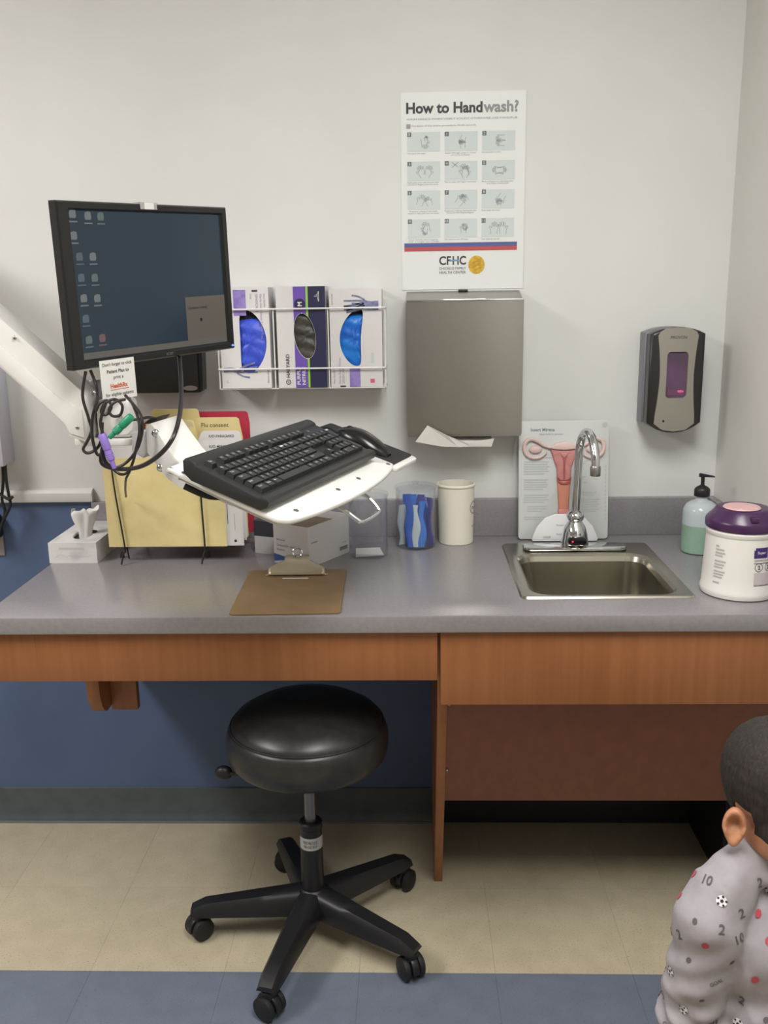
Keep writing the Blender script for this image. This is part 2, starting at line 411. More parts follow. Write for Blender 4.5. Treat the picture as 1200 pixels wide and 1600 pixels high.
# ================================================================== SINK AND FAUCET
sink = thing('sink', 'rectangular stainless steel drop-in sink', 'sink', (0, 0, 0))
sb = MB()
def ring(r0, z0, r1, z1, n=6, m=0, flip=False):
    """skin between two rounded rectangles given as (x0,x1,y0,y1,r)"""
    A = rrect(*r0, n=n); B = rrect(*r1, n=n); N = len(A)
    vs = [(p[0], p[1], z0) for p in A] + [(p[0], p[1], z1) for p in B]
    sb.add(vs, [(i, (i + 1) % N, N + (i + 1) % N, N + i) for i in range(N)], m)
O = (0.232, 0.604, -0.553, -0.110, 0.016); BW = (0.262, 0.572, -0.528, -0.212, 0.045)
prof = [(O, CT + 0.0005), ((O[0] + 0.003, O[1] - 0.003, O[2] + 0.003, O[3] - 0.003, 0.014), CT + 0.0045),
        ((O[0] + 0.012, O[1] - 0.012, O[2] + 0.012, O[3] - 0.012, 0.012), CT + 0.0045),
        ((BW[0] - 0.006, BW[1] + 0.006, BW[2] - 0.006, BW[3] + 0.006, 0.048), CT + 0.003),
        (BW, CT - 0.003), ((BW[0] + 0.004, BW[1] - 0.004, BW[2] + 0.004, BW[3] - 0.004, 0.043), CT - 0.015),
        ((BW[0] + 0.014, BW[1] - 0.014, BW[2] + 0.014, BW[3] - 0.014, 0.04), CT - 0.125),
        ((BW[0] + 0.028, BW[1] - 0.028, BW[2] + 0.028, BW[3] - 0.028, 0.035), CT - 0.147),
        ((BW[0] + 0.05, BW[1] - 0.05, BW[2] + 0.05, BW[3] - 0.05, 0.03), CT - 0.152),
        ((0.40, 0.434, -0.387, -0.353, 0.0165), CT - 0.156)]
for (a, za), (b, zb) in zip(prof, prof[1:]): ring(a, za, b, zb)
sb.build('basin', SINKM, sink, smooth=40)
MB().lathe([(0.0, CT - 0.158), (0.030, CT - 0.156), (0.030, CT - 0.152), (0.024, CT - 0.150), (0.020, CT - 0.1545), (0.0, CT - 0.1545)], 20, M=Matrix.Translation((0.417, -0.37, 0))).build('drain', CHROME, sink)

fau = thing('faucet', 'chrome gooseneck sensor faucet behind the sink basin', 'faucet', (0.411, -0.165, CT + 0.0045))
MB().prism(rrect(-0.13, 0.13, -0.026, 0.026, 0.02, 6), 0, 0.009, 'xy', b=0.003).build('deck_plate', CHROME, fau)
MB().lathe([(0.0, 0.0), (0.034, 0.009), (0.035, 0.012), (0.034, 0.02), (0.031, 0.04), (0.026, 0.058), (0.019, 0.068), (0.017, 0.072), (0.021, 0.078), (0.022, 0.085), (0.019, 0.094), (0.013, 0.099), (0.0, 0.099)], 32, M=Matrix.Scale(1.15, 4, (0, 1, 0))).build('body', CHROME, fau)
se = MB().prism(rrect(-0.023, 0.023, 0.019, 0.039, 0.009, 6), -0.043, -0.030, 'xz', b=0.002).build('sensor', BLACKG, fau)
MB().ball((-0.012, -0.0432, 0.029), 0.0022, 10, 8).build('indicator', mat('red_led', (200, 30, 50), 0.3, emit=((255, 40, 70), 1.2)), se)
nk = spline([(0, 0, 0.095), (0.002, 0.0, 0.17), (0.004, 0.0, 0.235), (0.006, -0.006, 0.272), (0.010, -0.030, 0.297), (0.0145, -0.062, 0.303), (0.019, -0.092, 0.288), (0.022, -0.112, 0.255), (0.0225, -0.116, 0.232)], 7)
MB().tube(nk, 0.0105, 14).build('gooseneck', CHROME, fau)
MB().lathe([(0.0, 0.0), (0.0115, 0.0), (0.0125, 0.002), (0.0125, 0.02), (0.0108, 0.024), (0.0, 0.024)], 20, M=Matrix.Translation((0.0226, -0.1165, 0.209))).build('aerator', STEEL, fau)

# ================================================================== ON THE COUNTER, RIGHT
# wipes tub
tub = thing('wipes_tub', 'large white wipes canister with purple lid at the right end of the counter', 'canister', (0.703, -0.508, CT))
MB().lathe([(0.0, 0.0), (0.070, 0.0), (0.0765, 0.003), (0.0785, 0.010), (0.0785, 0.016), (0.0765, 0.021), (0.0755, 0.05), (0.0735, 0.09), (0.0715, 0.132), (0.0735, 0.135), (0.0740, 0.142), (0.0705, 0.1455), (0.0, 0.1455)], 48).build('tub', mat('tub_plastic', (226, 224, 218), 0.42), tub)
lid = MB().lathe([(0.071, 0.146), (0.0745, 0.147), (0.0755, 0.150), (0.0755, 0.161), (0.0735, 0.166), (0.060, 0.180), (0.056, 0.186), (0.053, 0.188), (0.045, 0.1885), (0.0, 0.1885)], 48).build('lid', mat('purple_plastic', (66, 36, 76), 0.28), tub)
lc = MB().lathe([(0.0, 0.188), (0.036, 0.188), (0.038, 0.190), (0.036, 0.1925), (0.0, 0.193)], 32, M=Matrix.Translation((-0.008, -0.012, 0))).build('dispensing_cap', mat('pink_label', (214, 172, 172), 0.35), lid)
MB().box(-0.008, 0.008, -0.073, -0.058, 0.170, 0.180, b=0.002).build('latch', mat('purple_plastic', (66, 36, 76), 0.28), lid)
def wrap(mb0, rad, ang0):
    """wrap a flat print (x, z) round a vertical cylinder; x = arc length from angle ang0"""
    for i, v in enumerate(mb0.v):
        rr = rad(v.z) if callable(rad) else rad
        a = ang0 + v.x / 0.0745; mb0.v[i] = V((rr * math.cos(a), rr * math.sin(a), v.z))
    return mb0
def subrect(mb, x0, x1, z0, z1, m=0, n=8):
    mb.grid(lambda a, b: (x0 + (x1 - x0) * a, 0, z0 + (z1 - z0) * b), n, 1, m)
def trad(z): return 0.0768 - (z - 0.02) / 0.112 * 0.0050 + 0.0004
lb = MB()   # label print, around angle -90deg = facing the camera; the logo sits a little right of it
for k, (a, b) in enumerate(((0.112, 0.3), (0.105, 0.8), (0.098, 0.9), (0.092, 0.7), (0.080, 1.0), (0.073, 0.9), (0.067, 0.8), (0.058, 1.0), (0.052, 0.9), (0.046, 0.8), (0.034, 0.6))):
    subrect(lb, -0.082, -0.082 + 0.026 * b, a, a + 0.0035, 1)
subrect(lb, 0.003, 0.032, 0.095, 0.117, 0); subrect(lb, 0.0, 0.004, 0.095, 0.112, 0, 2)
tb = MB(); put_text(tb, 'Super', (0.0075, 0, 0.102), RX, UZ, w=0.019, bold=0.01, m=2)
put_text(tb, 'Sani-Cloth', (0.036, 0, 0.106), RX, UZ, w=0.042, bold=0.02, m=3)
put_text(tb, 'GERMICIDAL WIPES', (0.001, 0, 0.088), RX, UZ, w=0.055, m=3)
put_text(tb, '2', (0.009, 0, 0.071), RX, UZ, h=0.009, bold=0.03, m=3); put_text(tb, '24', (0.030, 0, 0.071), RX, UZ, h=0.009, bold=0.03, m=3)
stroke(tb, [(0.0115 + 0.0085 * math.cos(R(t)), 0.0755 + 0.0085 * math.sin(R(t))) for t in range(0, 360, 30)], 0.0012, (0, 0, 0), RX, UZ, 3, 2, True)
stroke(tb, [(0.0345 + 0.0085 * math.cos(R(t)), 0.0755 + 0.0085 * math.sin(R(t))) for t in range(0, 360, 30)], 0.0012, (0, 0, 0), RX, UZ, 3, 2, True)
subrect(lb, 0.0, 0.060, 0.0835, 0.085, 3)
subrect(lb, 0.002, 0.062, 0.036, 0.064, 4, 10); subrect(lb, 0.002, 0.062, 0.036, 0.038, 5, 10)
wrap(lb, lambda z: trad(z), R(-88)); wrap(tb, lambda z: trad(z) + 0.0003, R(-88))
o1 = len(lb.v); lb.v += tb.v; lb.f += [tuple(i + o1 for i in f) for f in tb.f]; lb.m += tb.m
parts(lb, ['logo_block', 'fine_print', 'logo_lettering', 'label_lettering', 'mauve_panel', 'label_line'], [mat('purple_ink', (62, 40, 110), 0.5), mat('tub_grey_ink', (176, 176, 172), 0.6), PAPER, mat('tub_ink', (92, 88, 96), 0.6), mat('tub_mauve_ink', (196, 186, 190), 0.6), mat('tub_line_ink', (140, 130, 136), 0.6)], tub)

# hand soap bottle with pump
bot = thing('soap_bottle', 'milky pump bottle half full of green soap beside the sink', 'bottle', (0.716, -0.186, CT))
bm_ = clear_mat('milky_bottle', (236, 242, 242), (206, 216, 220), 0.72, 0.15)
MB().lathe([(0.0435, 0.0722), (0.0435, 0.098), (0.042, 0.110), (0.036, 0.121), (0.026, 0.128), (0.016, 0.132), (0.0145, 0.136), (0.0145, 0.142), (0.0, 0.142)], 36).build('body', bm_, bot)
MB().lathe([(0.0, 0.0), (0.036, 0.0), (0.042, 0.003), (0.0435, 0.012), (0.0435, 0.072), (0.0, 0.072)], 36).build('soap', mat('green_soap', (140, 172, 152), 0.22, noise=(20, (132, 165, 145), 0.4, 0.7)), bot)
MB().lathe([(0.0, 0.1425), (0.0185, 0.1425), (0.019, 0.144), (0.019, 0.158), (0.017, 0.162), (0.012, 0.166), (0.006, 0.169), (0.0045, 0.171), (0.0045, 0.192), (0.0, 0.192)], 24).build('collar', BLACKP, bot)
pm = MB(); pm.prism([(-0.009, 0.190), (0.004, 0.190), (0.028, 0.1885), (0.0285, 0.1915), (0.004, 0.197), (-0.006, 0.199), (-0.009, 0.197)], -0.0055, 0.0055, 'xz', b=0.0015)
pm.build('pump_head', BLACKP, bot)

# anatomy model board with stand
bd = thing('anatomy_model', 'white anatomy teaching board with a pink relief model behind the faucet', 'model', (0.4, -0.062, CT + 0.003), Matrix.Rotation(R(-7), 3, 'X'))
BT = 0.006
board = MB().prism(rrect(-0.119, 0.115, 0.0, 0.310, 0.008, 4), -BT, 0, 'xz', b=0.001).build('board', mat('board_plastic', (198, 202, 200), 0.4), bd)
fo = (0, -BT - 0.0006, 0)
bp = MB()
put_text(bp, 'Insert Mirena', (-0.088, fo[1], 0.283), RX, UZ, w=0.062, bold=0.02, m=0)
put_text(bp, 'Uterus model for placement', (-0.066, fo[1], 0.2725), RX, UZ, w=0.062, m=0)
rect(bp, fo, RX, UZ, -0.103, -0.032, 0.213, 0.2155, 1)
for z0, n_, x0, x1 in ((0.205, 6, -0.105, -0.040), (0.158, 5, -0.105, -0.042), (0.118, 4, -0.105, -0.040), (0.088, 3, -0.096, -0.044), (0.060, 2, -0.104, -0.05)):
    for i in range(n_): rect(bp, fo, RX, UZ, x0, x1 - (0.012 if i == n_ - 1 else 0.004 * (i % 2)), z0 - 0.0062 * i - 0.003, z0 - 0.0062 * i, 1)
for z0, n_, x1 in ((0.206, 2, 0.062), (0.165, 2, 0.056), (0.150, 1, 0.060), (0.124, 2, 0.084), (0.106, 4, 0.094), (0.080, 2, 0.09)):
    for i in range(n_): rect(bp, fo, RX, UZ, 0.046, x1 - 0.006 * (i % 2), z0 - 0.0062 * i - 0.003, z0 - 0.0062 * i, 1)
disc(bp, (0.104, 0.298), 0.007, fo, RX, UZ, 2)
for i in range(14): rect(bp, fo, RX, UZ, 0.106, 0.109, 0.05 + i * 0.0105, 0.057 + i * 0.0105, 1)
parts(bp, ['heading', 'fine_print', 'corner_mark'], [mat('board_ink', (120, 132, 138), 0.6), mat('board_line_ink', (184, 188, 188), 0.6), mat('board_dot_ink', (176, 190, 184), 0.6)], board)
PINK = mat('pink_foam', (198, 134, 132), 0.5, noise=(60, (186, 120, 118), 0.4, 0.7)); PINKL = mat('pale_pink_foam', (218, 192, 186), 0.5); PINKD = mat('deep_pink_foam', (166, 88, 84), 0.5); SALM = mat('salmon_foam', (196, 128, 106), 0.5)
CXM = -0.002
def relief(name, pts, d, m, b=0.003, off=0.0):
    return MB().prism([(CXM + p[0], p[1]) for p in pts], -BT - d, -BT - off, 'xz', b=b, seg=3).build(name, m, bd, smooth=60)
relief('fundus', [(-0.038, 0.240), (-0.022, 0.252), (0.0, 0.257), (0.022, 0.252), (0.038, 0.240), (0.030, 0.236), (0.0, 0.2335), (-0.030, 0.236)], 0.016, PINKL, 0.004)
relief('uterus_body', [(-0.035, 0.237), (0.0, 0.233), (0.035, 0.237), (0.026, 0.208), (0.019, 0.188), (0.018, 0.164), (0.011, 0.154), (-0.011, 0.154), (-0.018, 0.164), (-0.019, 0.188), (-0.026, 0.208)], 0.011, PINK, 0.004)
relief('cavity_line', [(-0.011, 0.226), (0.0, 0.216), (0.011, 0.226), (0.003, 0.208), (0.002, 0.158), (-0.002, 0.158), (-0.003, 0.208)], 0.0125, PINKD, 0.0005, 0.010)
relief('cervix_ring', [(-0.019, 0.164), (-0.012, 0.153), (0.0, 0.1495), (0.012, 0.153), (0.019, 0.164), (0.017, 0.152), (0.008, 0.145), (-0.008, 0.145), (-0.017, 0.152)], 0.0135, PINKD, 0.001, 0.006)
relief('canal', [(-0.017, 0.154), (0.017, 0.154), (0.0155, 0.12), (0.0135, 0.09), (0.0125, 0.062), (-0.0125, 0.062), (-0.0135, 0.09), (-0.0155, 0.12)], 0.010, SALM, 0.004)
relief('canal_foot', [(-0.0145, 0.080), (0.0145, 0.080), (0.013, 0.060), (-0.013, 0.060)], 0.0115, PINK, 0.003)
for s in (-1, 1):
    tp = spline([(CXM + s * x, -BT - 0.006, z) for x, z in ((0.034, 0.240), (0.052, 0.246), (0.070, 0.258), (0.086, 0.263), (0.099, 0.256), (0.103, 0.240), (0.098, 0.225), (0.086, 0.216), (0.070, 0.214), (0.056, 0.219), (0.046, 0.229))], 5)
    n_ = len(tp); MB().tube(tp, [0.0030 + 0.0022 * math.sin(math.pi * min(1, i / n_ * 1.15)) for i in range(n_)], 8).build('tube', PINKL, bd)
    MB().ball((CXM + s * 0.074, -BT - 0.003, 0.236), (0.017, 0.008, 0.011), 16, 10).build('ovary', PINKL, bd)
sd = MB(); hp = [(-0.086, 0.0), (-0.082, 0.014), (-0.072, 0.036), (-0.052, 0.058), (-0.026, 0.068), (0.026, 0.068), (0.052, 0.058), (0.072, 0.036), (0.082, 0.014), (0.086, 0.0)]
sd.prism(hp, -BT - 0.019, -BT - 0.0125, 'xz', b=0.002)
sd.box(-0.084, 0.084, -BT - 0.019, 0.045, -0.003, 0.0, b=0.001)
std = sd.build('stand', mat('stand_plastic', (226, 226, 228), 0.35), bd)
q = MB(); put_text(q, 'Female model', (-0.022, -BT - 0.0196, 0.037), RX, UZ, w=0.034, m=0); put_text(q, 'Pelvic organs', (-0.022, -BT - 0.0196, 0.011), RX, UZ, w=0.036, m=0); rect(q, (0, -BT - 0.0196, 0), RX, UZ, -0.056, -0.037, 0.005, 0.010, 1)
q.build('print', [INKG, INKL], std, smooth=0)

# ================================================================== ON THE WALL
# handwash poster
po = thing('poster', 'white handwashing poster with twelve steps above the towel dispenser', 'poster', (-0.0185, -0.0012, 1.512))
PW, PH = 0.3065, 0.469
MB().box(0, PW, -0.0008, 0.0008, 0, PH).build('sheet', mat('poster_paper', (220, 223, 221), 0.45), po, smooth=0)
fo = (0, -0.0014, 0)
tt = MB(); put_text(tt, 'How to Hand', (0.0135, fo[1], 0.4200), RX, UZ, w=0.187, bold=0.034); lab(tt.build('title', mat('poster_black', (58, 60, 64), 0.6), po, smooth=0), 'black bold words How to Hand')
tt = MB(); put_text(tt, 'wash?', (0.2025, fo[1], 0.4200), RX, UZ, w=0.086, bold=0.03); lab(tt.build('title_end', mat('poster_grey', (140, 142, 144), 0.6), po, smooth=0), 'grey word wash with question mark')
tt = MB(); put_text(tt, 'WASH HANDS WHEN VISIBLY SOILED! OTHERWISE, USE HANDRUB', (0.0135, fo[1], 0.4045), RX, UZ, w=0.272, h=0.0052)
rect(tt, fo, RX, UZ, 0.0135, 0.024, 0.386, 0.3965); put_text(tt, 'Duration of the entire procedure: 40-60 seconds', (0.027, fo[1], 0.389), RX, UZ, w=0.158, h=0.0052)
tt.build('subtitle', mat('poster_midgrey', (150, 154, 156), 0.6), po, smooth=0)
CAPS = ['Wet hands with water;', 'Apply enough soap to cover\nall hand surfaces;', 'Rub hands palm to palm;', 'Right palm over left dorsum with\ninterlaced fingers and vice versa;', 'Palm to palm with fingers interlaced;', 'Backs of fingers to opposing palms\nwith fingers interlocked;',
        'Rotational rubbing of left thumb\nclasped in right palm and vice versa;', 'Rotational rubbing, backwards and\nforwards with clasped fingers;', 'Rinse hands with water;', 'Dry hands thoroughly\nwith a single use towel;', 'Use towel to turn off faucet;', 'Your hands are now safe.']
PANEL = mat('poster_panel', (198, 208, 208), 0.6); SKET = mat('poster_sketch', (148, 155, 157), 0.7); NUMB = mat('poster_number', (104, 108, 110), 0.7)
HAND = [(-0.30, -0.5), (-0.34, -0.1), (-0.46, 0.12), (-0.36, 0.18), (-0.22, 0.02), (-0.22, 0.42), (-0.12, 0.44), (-0.08, 0.12), (-0.05, 0.5), (0.05, 0.5), (0.06, 0.12), (0.14, 0.46), (0.22, 0.44), (0.2, 0.08), (0.32, 0.3), (0.38, 0.24), (0.28, -0.1), (0.24, -0.5)]
def sketch(mb, cx, cz, s, ang, mir, m):
    c_, s_ = math.cos(R(ang)), math.sin(R(ang))
    pts = [(cx + s * ((x * mir) * c_ - y * s_), cz + s * ((x * mir) * s_ + y * c_)) for x, y in HAND]
    stroke(mb, pts, 0.0011, (0, -0.0016, 0), RX, UZ, m, 3)
SK = [[(0, -2, .026, 200, 1), (4, 8, .012, 0, 1)], [(0, 3, .020, 160, 1), (0, -6, .020, 10, -1)], [(2, 6, .022, 100, 1), (2, -5, .022, 80, -1)], [(-9, 0, .026, 30, 1), (9, 0, .026, -30, -1)], [(6, 0, .030, 20, 1), (9, -2, .026, -20, -1)],
      [(-6, 0, .022, 90, 1), (6, 0, .022, -90, -1)], [(-9, 0, .026, -20, 1), (9, -3, .022, 20, -1)], [(-2, -1, .028, -40, 1), (5, 3, .022, 40, -1)], [(3, 0, .026, 150, 1), (1, -7, .016, 0, 1)], [(3, 2, .028, 25, 1), (0, -6, .018, 160, -1)], [(5, 0, .022, 0, 1), (8, 3, .016, 180, 1)], [(-11, -1, .028, 0, 1), (10, -1, .028, 0, -1)]]
for k in range(12):
    cx = 0.0155 + (k % 3) * 0.0925; cz = 0.3325 - (k // 3) * 0.0685
    pn = MB(); rect(pn, fo, RX, UZ, cx, cx + 0.081, cz, cz + 0.045, 0)
    for (dx, dz, s, a, mi) in SK[k]: sketch(pn, cx + 0.043 + dx * 0.001, cz + 0.022 + dz * 0.001, s, a, mi, 1)
    if k == 4: stroke(pn, [(cx + 0.018, cz + 0.03), (cx + 0.034, cz + 0.042)], 0.0016, (0, -0.0016, 0), RX, UZ, 1, 1); stroke(pn, [(cx + 0.018, cz + 0.042), (cx + 0.034, cz + 0.03)], 0.0016, (0, -0.0016, 0), RX, UZ, 1, 1)
    rect(pn, (0, -0.0016, 0), RX, UZ, cx, cx + 0.010, cz + 0.0345, cz + 0.045, 2)
    put_text(pn, str(k), (cx + 0.005, -0.0019, cz + 0.0398), RX, UZ, h=0.0065, m=3, center=True)
    cp = CAPS[k]; W_ = 0.078 if len(cp) > 34 else 0.060 if len(cp) > 24 else 0.046
    put_text(pn, cp, (cx, fo[1], cz - (0.0115 if '\n' in cp else 0.0065)), RX, UZ, w=W_, h=0.009 if '\n' in cp else 0.004, m=1)
    pn.build('step_picture', [PANEL, SKET, NUMB, mat('poster_paper', (220, 223, 221))], po, smooth=0)
st = MB(); rect(st, fo, RX, UZ, 0.006, 0.290, 0.1045, 0.1145, 0); rect(st, fo, RX, UZ, 0.006, 0.290, 0.0945, 0.1045, 1)
st.build('colour_band', [mat('poster_blue', (84, 92, 146), 0.6), mat('poster_red', (178, 78, 80), 0.6)], po, smooth=0)
lg = MB(); put_text(lg, 'CF', (0.094, fo[1], 0.060), RX, UZ, w=0.030, h=0.022, bold=0.025, m=0); put_text(lg, 'HC', (0.128, fo[1], 0.060), RX, UZ, w=0.034, h=0.022, bold=0.025, m=0)
rect(lg, (0, -0.0018, 0), RX, UZ, 0.120, 0.144, 0.069, 0.0725, 1)
put_text(lg, 'CHICAGO FAMILY', (0.094, fo[1], 0.0485), RX, UZ, w=0.068, h=0.0065, m=0); put_text(lg, 'HEALTH CENTER', (0.094, fo[1], 0.0385), RX, UZ, w=0.068, h=0.0065, m=0)
disc(lg, (0.1885, 0.0595), 0.0205, fo, RX, UZ, 2, 28, 0.0225)
for a, b in (((-0.010, 0.004), (0.006, 0.012)), ((-0.012, -0.008), (0.010, 0.004)), ((-0.004, -0.013), (0.012, -0.006))):
    stroke(lg, [(0.1885 + a[0], 0.0595 + a[1]), (0.1885 + b[0], 0.0595 + b[1])], 0.002, (0, -0.0018, 0), RX, UZ, 3, 1)
lab(lg.build('logo', [mat('poster_black', (58, 60, 64)), mat('logo_blue', (110, 150, 200), 0.6), mat('logo_gold', (212, 176, 48), 0.5, noise=(90, (190, 150, 36), 0.4, 0.6)), mat('logo_gold_line', (176, 136, 30), 0.5)], po, smooth=0), 'CFHC logo with a gold disc')

# paper towel dispenser
dp = thing('towel_dispenser', 'brushed steel paper towel dispenser below the poster', 'towel dispenser', (0.136, 0, 1.147))
DW = 0.1435
body = MB().prism([(-0.001, 0.0), (-0.096, 0.0), (-0.096, 0.337), (-0.001, 0.3605)], -DW, DW, 'yz', b=0.001).build('body', STEEL, dp, smooth=30)
MB().prism([(-0.0965, 0.006), (-0.1005, 0.006), (-0.1005, 0.3395), (-0.0965, 0.3395)], -DW - 0.001, DW + 0.001, 'yz', b=0.001).build('door', STEEL, dp, smooth=30)
MB().box(-DW, DW, -0.1025, -0.1002, 0.336, 0.3405, b=0.0008).build('door_rim', CHROME, dp, smooth=30)
MB().box(-0.012, 0.012, -0.010, -0.002, 0.3588, 0.3635, b=0.001).build('lock_tab', BLACKP, dp, smooth=30)
MB().box(-0.11, 0.10, -0.085, -0.03, -0.001, 0.001).build('slot', RUBBER, dp, smooth=0)
tw = MB()
tp = [at(634, 688, -0.1025), at(649, 690, -0.112), at(668, 664.5, -0.116), at(700, 681, -0.118), at(728, 692, -0.112), at(772, 685, -0.10)]
lo = [at(640, 692, -0.100), at(652, 692, -0.108), at(690, 697, -0.110), at(716, 698, -0.112), at(735, 697, -0.108), at(768, 697, -0.098)]
up = [at(640, 680, -0.06), at(660, 678, -0.06), at(690, 679, -0.06), at(716, 680, -0.06), at(735, 680, -0.06), at(768, 680, -0.06)]
def sheet3(rows, th):
    b = MB(); n = len(rows[0]); vs = []; 
    for rw in rows: vs += [V(p) for p in rw]
    fs = [(j * n + i, j * n + i + 1, (j + 1) * n + i + 1, (j + 1) * n + i) for j in range(len(rows) - 1) for i in range(n - 1)]
    b.add(vs, fs); return b
ob = sheet3([tp[1:], lo[1:], up[1:]], 0).build('paper_towel', mat('towel_paper', (222, 220, 214), 0.85, bump=(300, 0.2)), smooth=0)
md = ob.modifiers.new('thickness', 'SOLIDIFY'); md.thickness = 0.0012
tag(ob, 'crumpled white paper towel hanging from the steel dispenser', 'paper towel')

# hand soap dispenser
hd = thing('soap_dispenser', 'grey and black touch-free soap dispenser on the wall at the right', 'soap dispenser', (0.662, 0, 1.150))
def outline(hw, z0, z1, at_, ab, n=10):
    out = []
    for i in range(n + 1):
        t = -1 + 2 * i / n; out.append((hw * t, z0 + ab * (abs(t) ** 2.2)))
    for i in range(n + 1):
        t = 1 - 2 * i / n; out.append((hw * t, z1 - at_ * (abs(t) ** 2.4)))
    return out
MB().prism(outline(0.071, 0.018, 0.262, 0.014, 0.006), -0.052, -0.001, 'xz', b=0.004).build('back_housing', mat('dispenser_grey', (120, 118, 126), 0.4), hd, smooth=50)
MB().prism(outline(0.0675, 0.0, 0.262, 0.016, 0.026), -0.098, -0.052, 'xz', b=0.007, seg=3).build('cover', mat('dispenser_black', (38, 36, 36), 0.3), hd, smooth=50)
def hw(v): return 0.042 + 0.010 * abs(2 * v - 1.05) ** 1.8
WIN = (-0.0245, 0.0245, 0.085, 0.2)
fp = MB()
fpo = [];
for i in range(13):
    v = i / 12; fpo.append((hw(v) * 1.0, 0.010 + 0.250 * v))
right = [(x, z - 0.010 * (x / 0.05) ** 2 * (1 if z > 0.15 else -1.3)) for x, z in fpo]
left = [(-x, z) for x, z in right][::-1]
topa = [(0.030, 0.2595), (0.0, 0.2615), (-0.030, 0.2595)]; bota = [(-0.030, 0.0065), (0.0, 0.003), (0.030, 0.0065)]
ring_o = right + topa + left + bota
wi = rrect(-0.026, 0.026, 0.088, 0.203, 0.009, 6)
def angsort(p, c=(0, 0.145)): return math.atan2((p[1] - c[1]) / 1.6, p[0] - c[0])
def face_y(x, z): return -0.1005 + 0.003 * (x / 0.05) ** 2 - 0.004 * (1 - ((z - 0.13) / 0.14) ** 2)
# face between the outer contour and the window, resampled by angle
N_ = 64
def resample(poly, n):
    pts = [V((p[0], p[1])) for p in poly]; out = []
    c = V((0, 0.145))
    for k in range(n):
        a = -math.pi + 2 * math.pi * k / n; d = V((math.cos(a), math.sin(a) * 1.6)); best = None
        for i in range(len(pts)):
            p, q = pts[i] - c, pts[(i + 1) % len(pts)] - c; e = q - p
            den = d.x * e.y - d.y * e.x
            if abs(den) < 1e-12: continue
            t = (p.x * e.y - p.y * e.x) / den; s_ = (p.x * d.y - p.y * d.x) / den
            if t > 0 and -1e-6 <= s_ <= 1 + 1e-6 and (best is None or t > best): best = t
        out.append(c + d * best)
    return out
A_ = resample(ring_o, N_); B_ = resample(wi, N_)
lv = [([V((p.x, -0.094, p.y)) for p in A_]), ([V((p.x * .985, face_y(p.x, p.y), 0.145 + (p.y - 0.145) * .99)) for p in A_])]
for f_ in (0.33, 0.66, 1.0): lv.append([V((p.x, face_y(p.x, p.y), p.y)) for p in [a.lerp(b, f_) for a, b in zip(A_, B_)]])
lv.append([V((p.x * .97, -0.096, 0.145 + (p.y - 0.145) * .98)) for p in B_])
vs = sum(lv, []); fs = [(j * N_ + i, j * N_ + (i + 1) % N_, (j + 1) * N_ + (i + 1) % N_, (j + 1) * N_ + i) for j in range(len(lv) - 1) for i in range(N_)]
fp.add(vs, fs); fpan = fp.build('front_panel', mat('dispenser_satin', (150, 146, 136), 0.42, 0.25), hd, smooth=40, recalc=True)
MB().prism(rrect(-0.0255, 0.0255, 0.0885, 0.2025, 0.009, 6), -0.0985, -0.0965, 'xz').build('window', mat('smoked_window', (78, 62, 78), 0.12, noise=(14, (98, 70, 100), 0.35, 0.65)), hd)
MB().box(-0.021, 0.021, -0.0995, -0.0986, 0.094, 0.110, b=0.0004).build('soap_pouch', mat('soap_pink', (104, 66, 92), 0.2), hd, smooth=0)
MB().ball((0.012, -0.0995, 0.1045), (0.008, 0.001, 0.0035), 12, 8).build('pink_glint', mat('pink_glint_glow', (220, 90, 150), 0.3, emit=((255, 110, 170), 0.1)), hd)  # glowing pink spot stands in for a small reflection in the window
tt = MB(); put_text(tt, 'PROVON', (0.0, face_y(0, 0.238) - 0.0008, 0.238), RX, UZ, w=0.040, bold=0.01, center=True); tt.build('lettering', mat('dispenser_text', (96, 94, 90), 0.5), fpan, smooth=0)
MB().ball((-0.027, face_y(-0.027, 0.031) + 0.001, 0.031), (0.0035, 0.0022, 0.0035), 10, 8).build('lock_button', RUBBER, hd)

# glove boxes in their wire rack
GW = 0.0022
rk = thing('glove_rack', 'white wire rack holding three glove boxes on the wall', 'rack', (0, 0, 0))
wm = mat('white_wire', (226, 226, 224), 0.35)
x0, x1, yf = -0.482, -0.0615, -0.1035
for z in (1.324, 1.4705):
    b = MB(); b.tube([(x0, -0.002, z), (x0, yf + 0.006, z), (x0 + 0.002, yf + 0.002, z), (x0 + 0.006, yf, z), (x1 - 0.006, yf, z), (x1 - 0.002, yf + 0.002, z), (x1, yf + 0.006, z), (x1, -0.002, z)], GW, 8); b.build('front_wire', wm, rk)
for x in (-0.3395, -0.2035):
    MB().tube([(x, -0.0985, 1.4705), (x, -0.0985, 1.274), (x, -0.003, 1.274), (x, -0.003, 1.49)], 0.0017, 8).build('divider_wire', wm, rk)
for x in (x0 + 0.0005, x1 - 0.0005):
    MB().tube([(x, yf + 0.01, 1.4705), (x, yf + 0.01, 1.274), (x, -0.003, 1.274), (x, -0.003, 1.49)], 0.0018, 8).build('side_wire', wm, rk)
for y in (-0.092, -0.05, -0.012):
    MB().tube([(x0, y, 1.2735), (x1, y, 1.2735)], 0.0016, 8).build('shelf_wire', wm, rk)

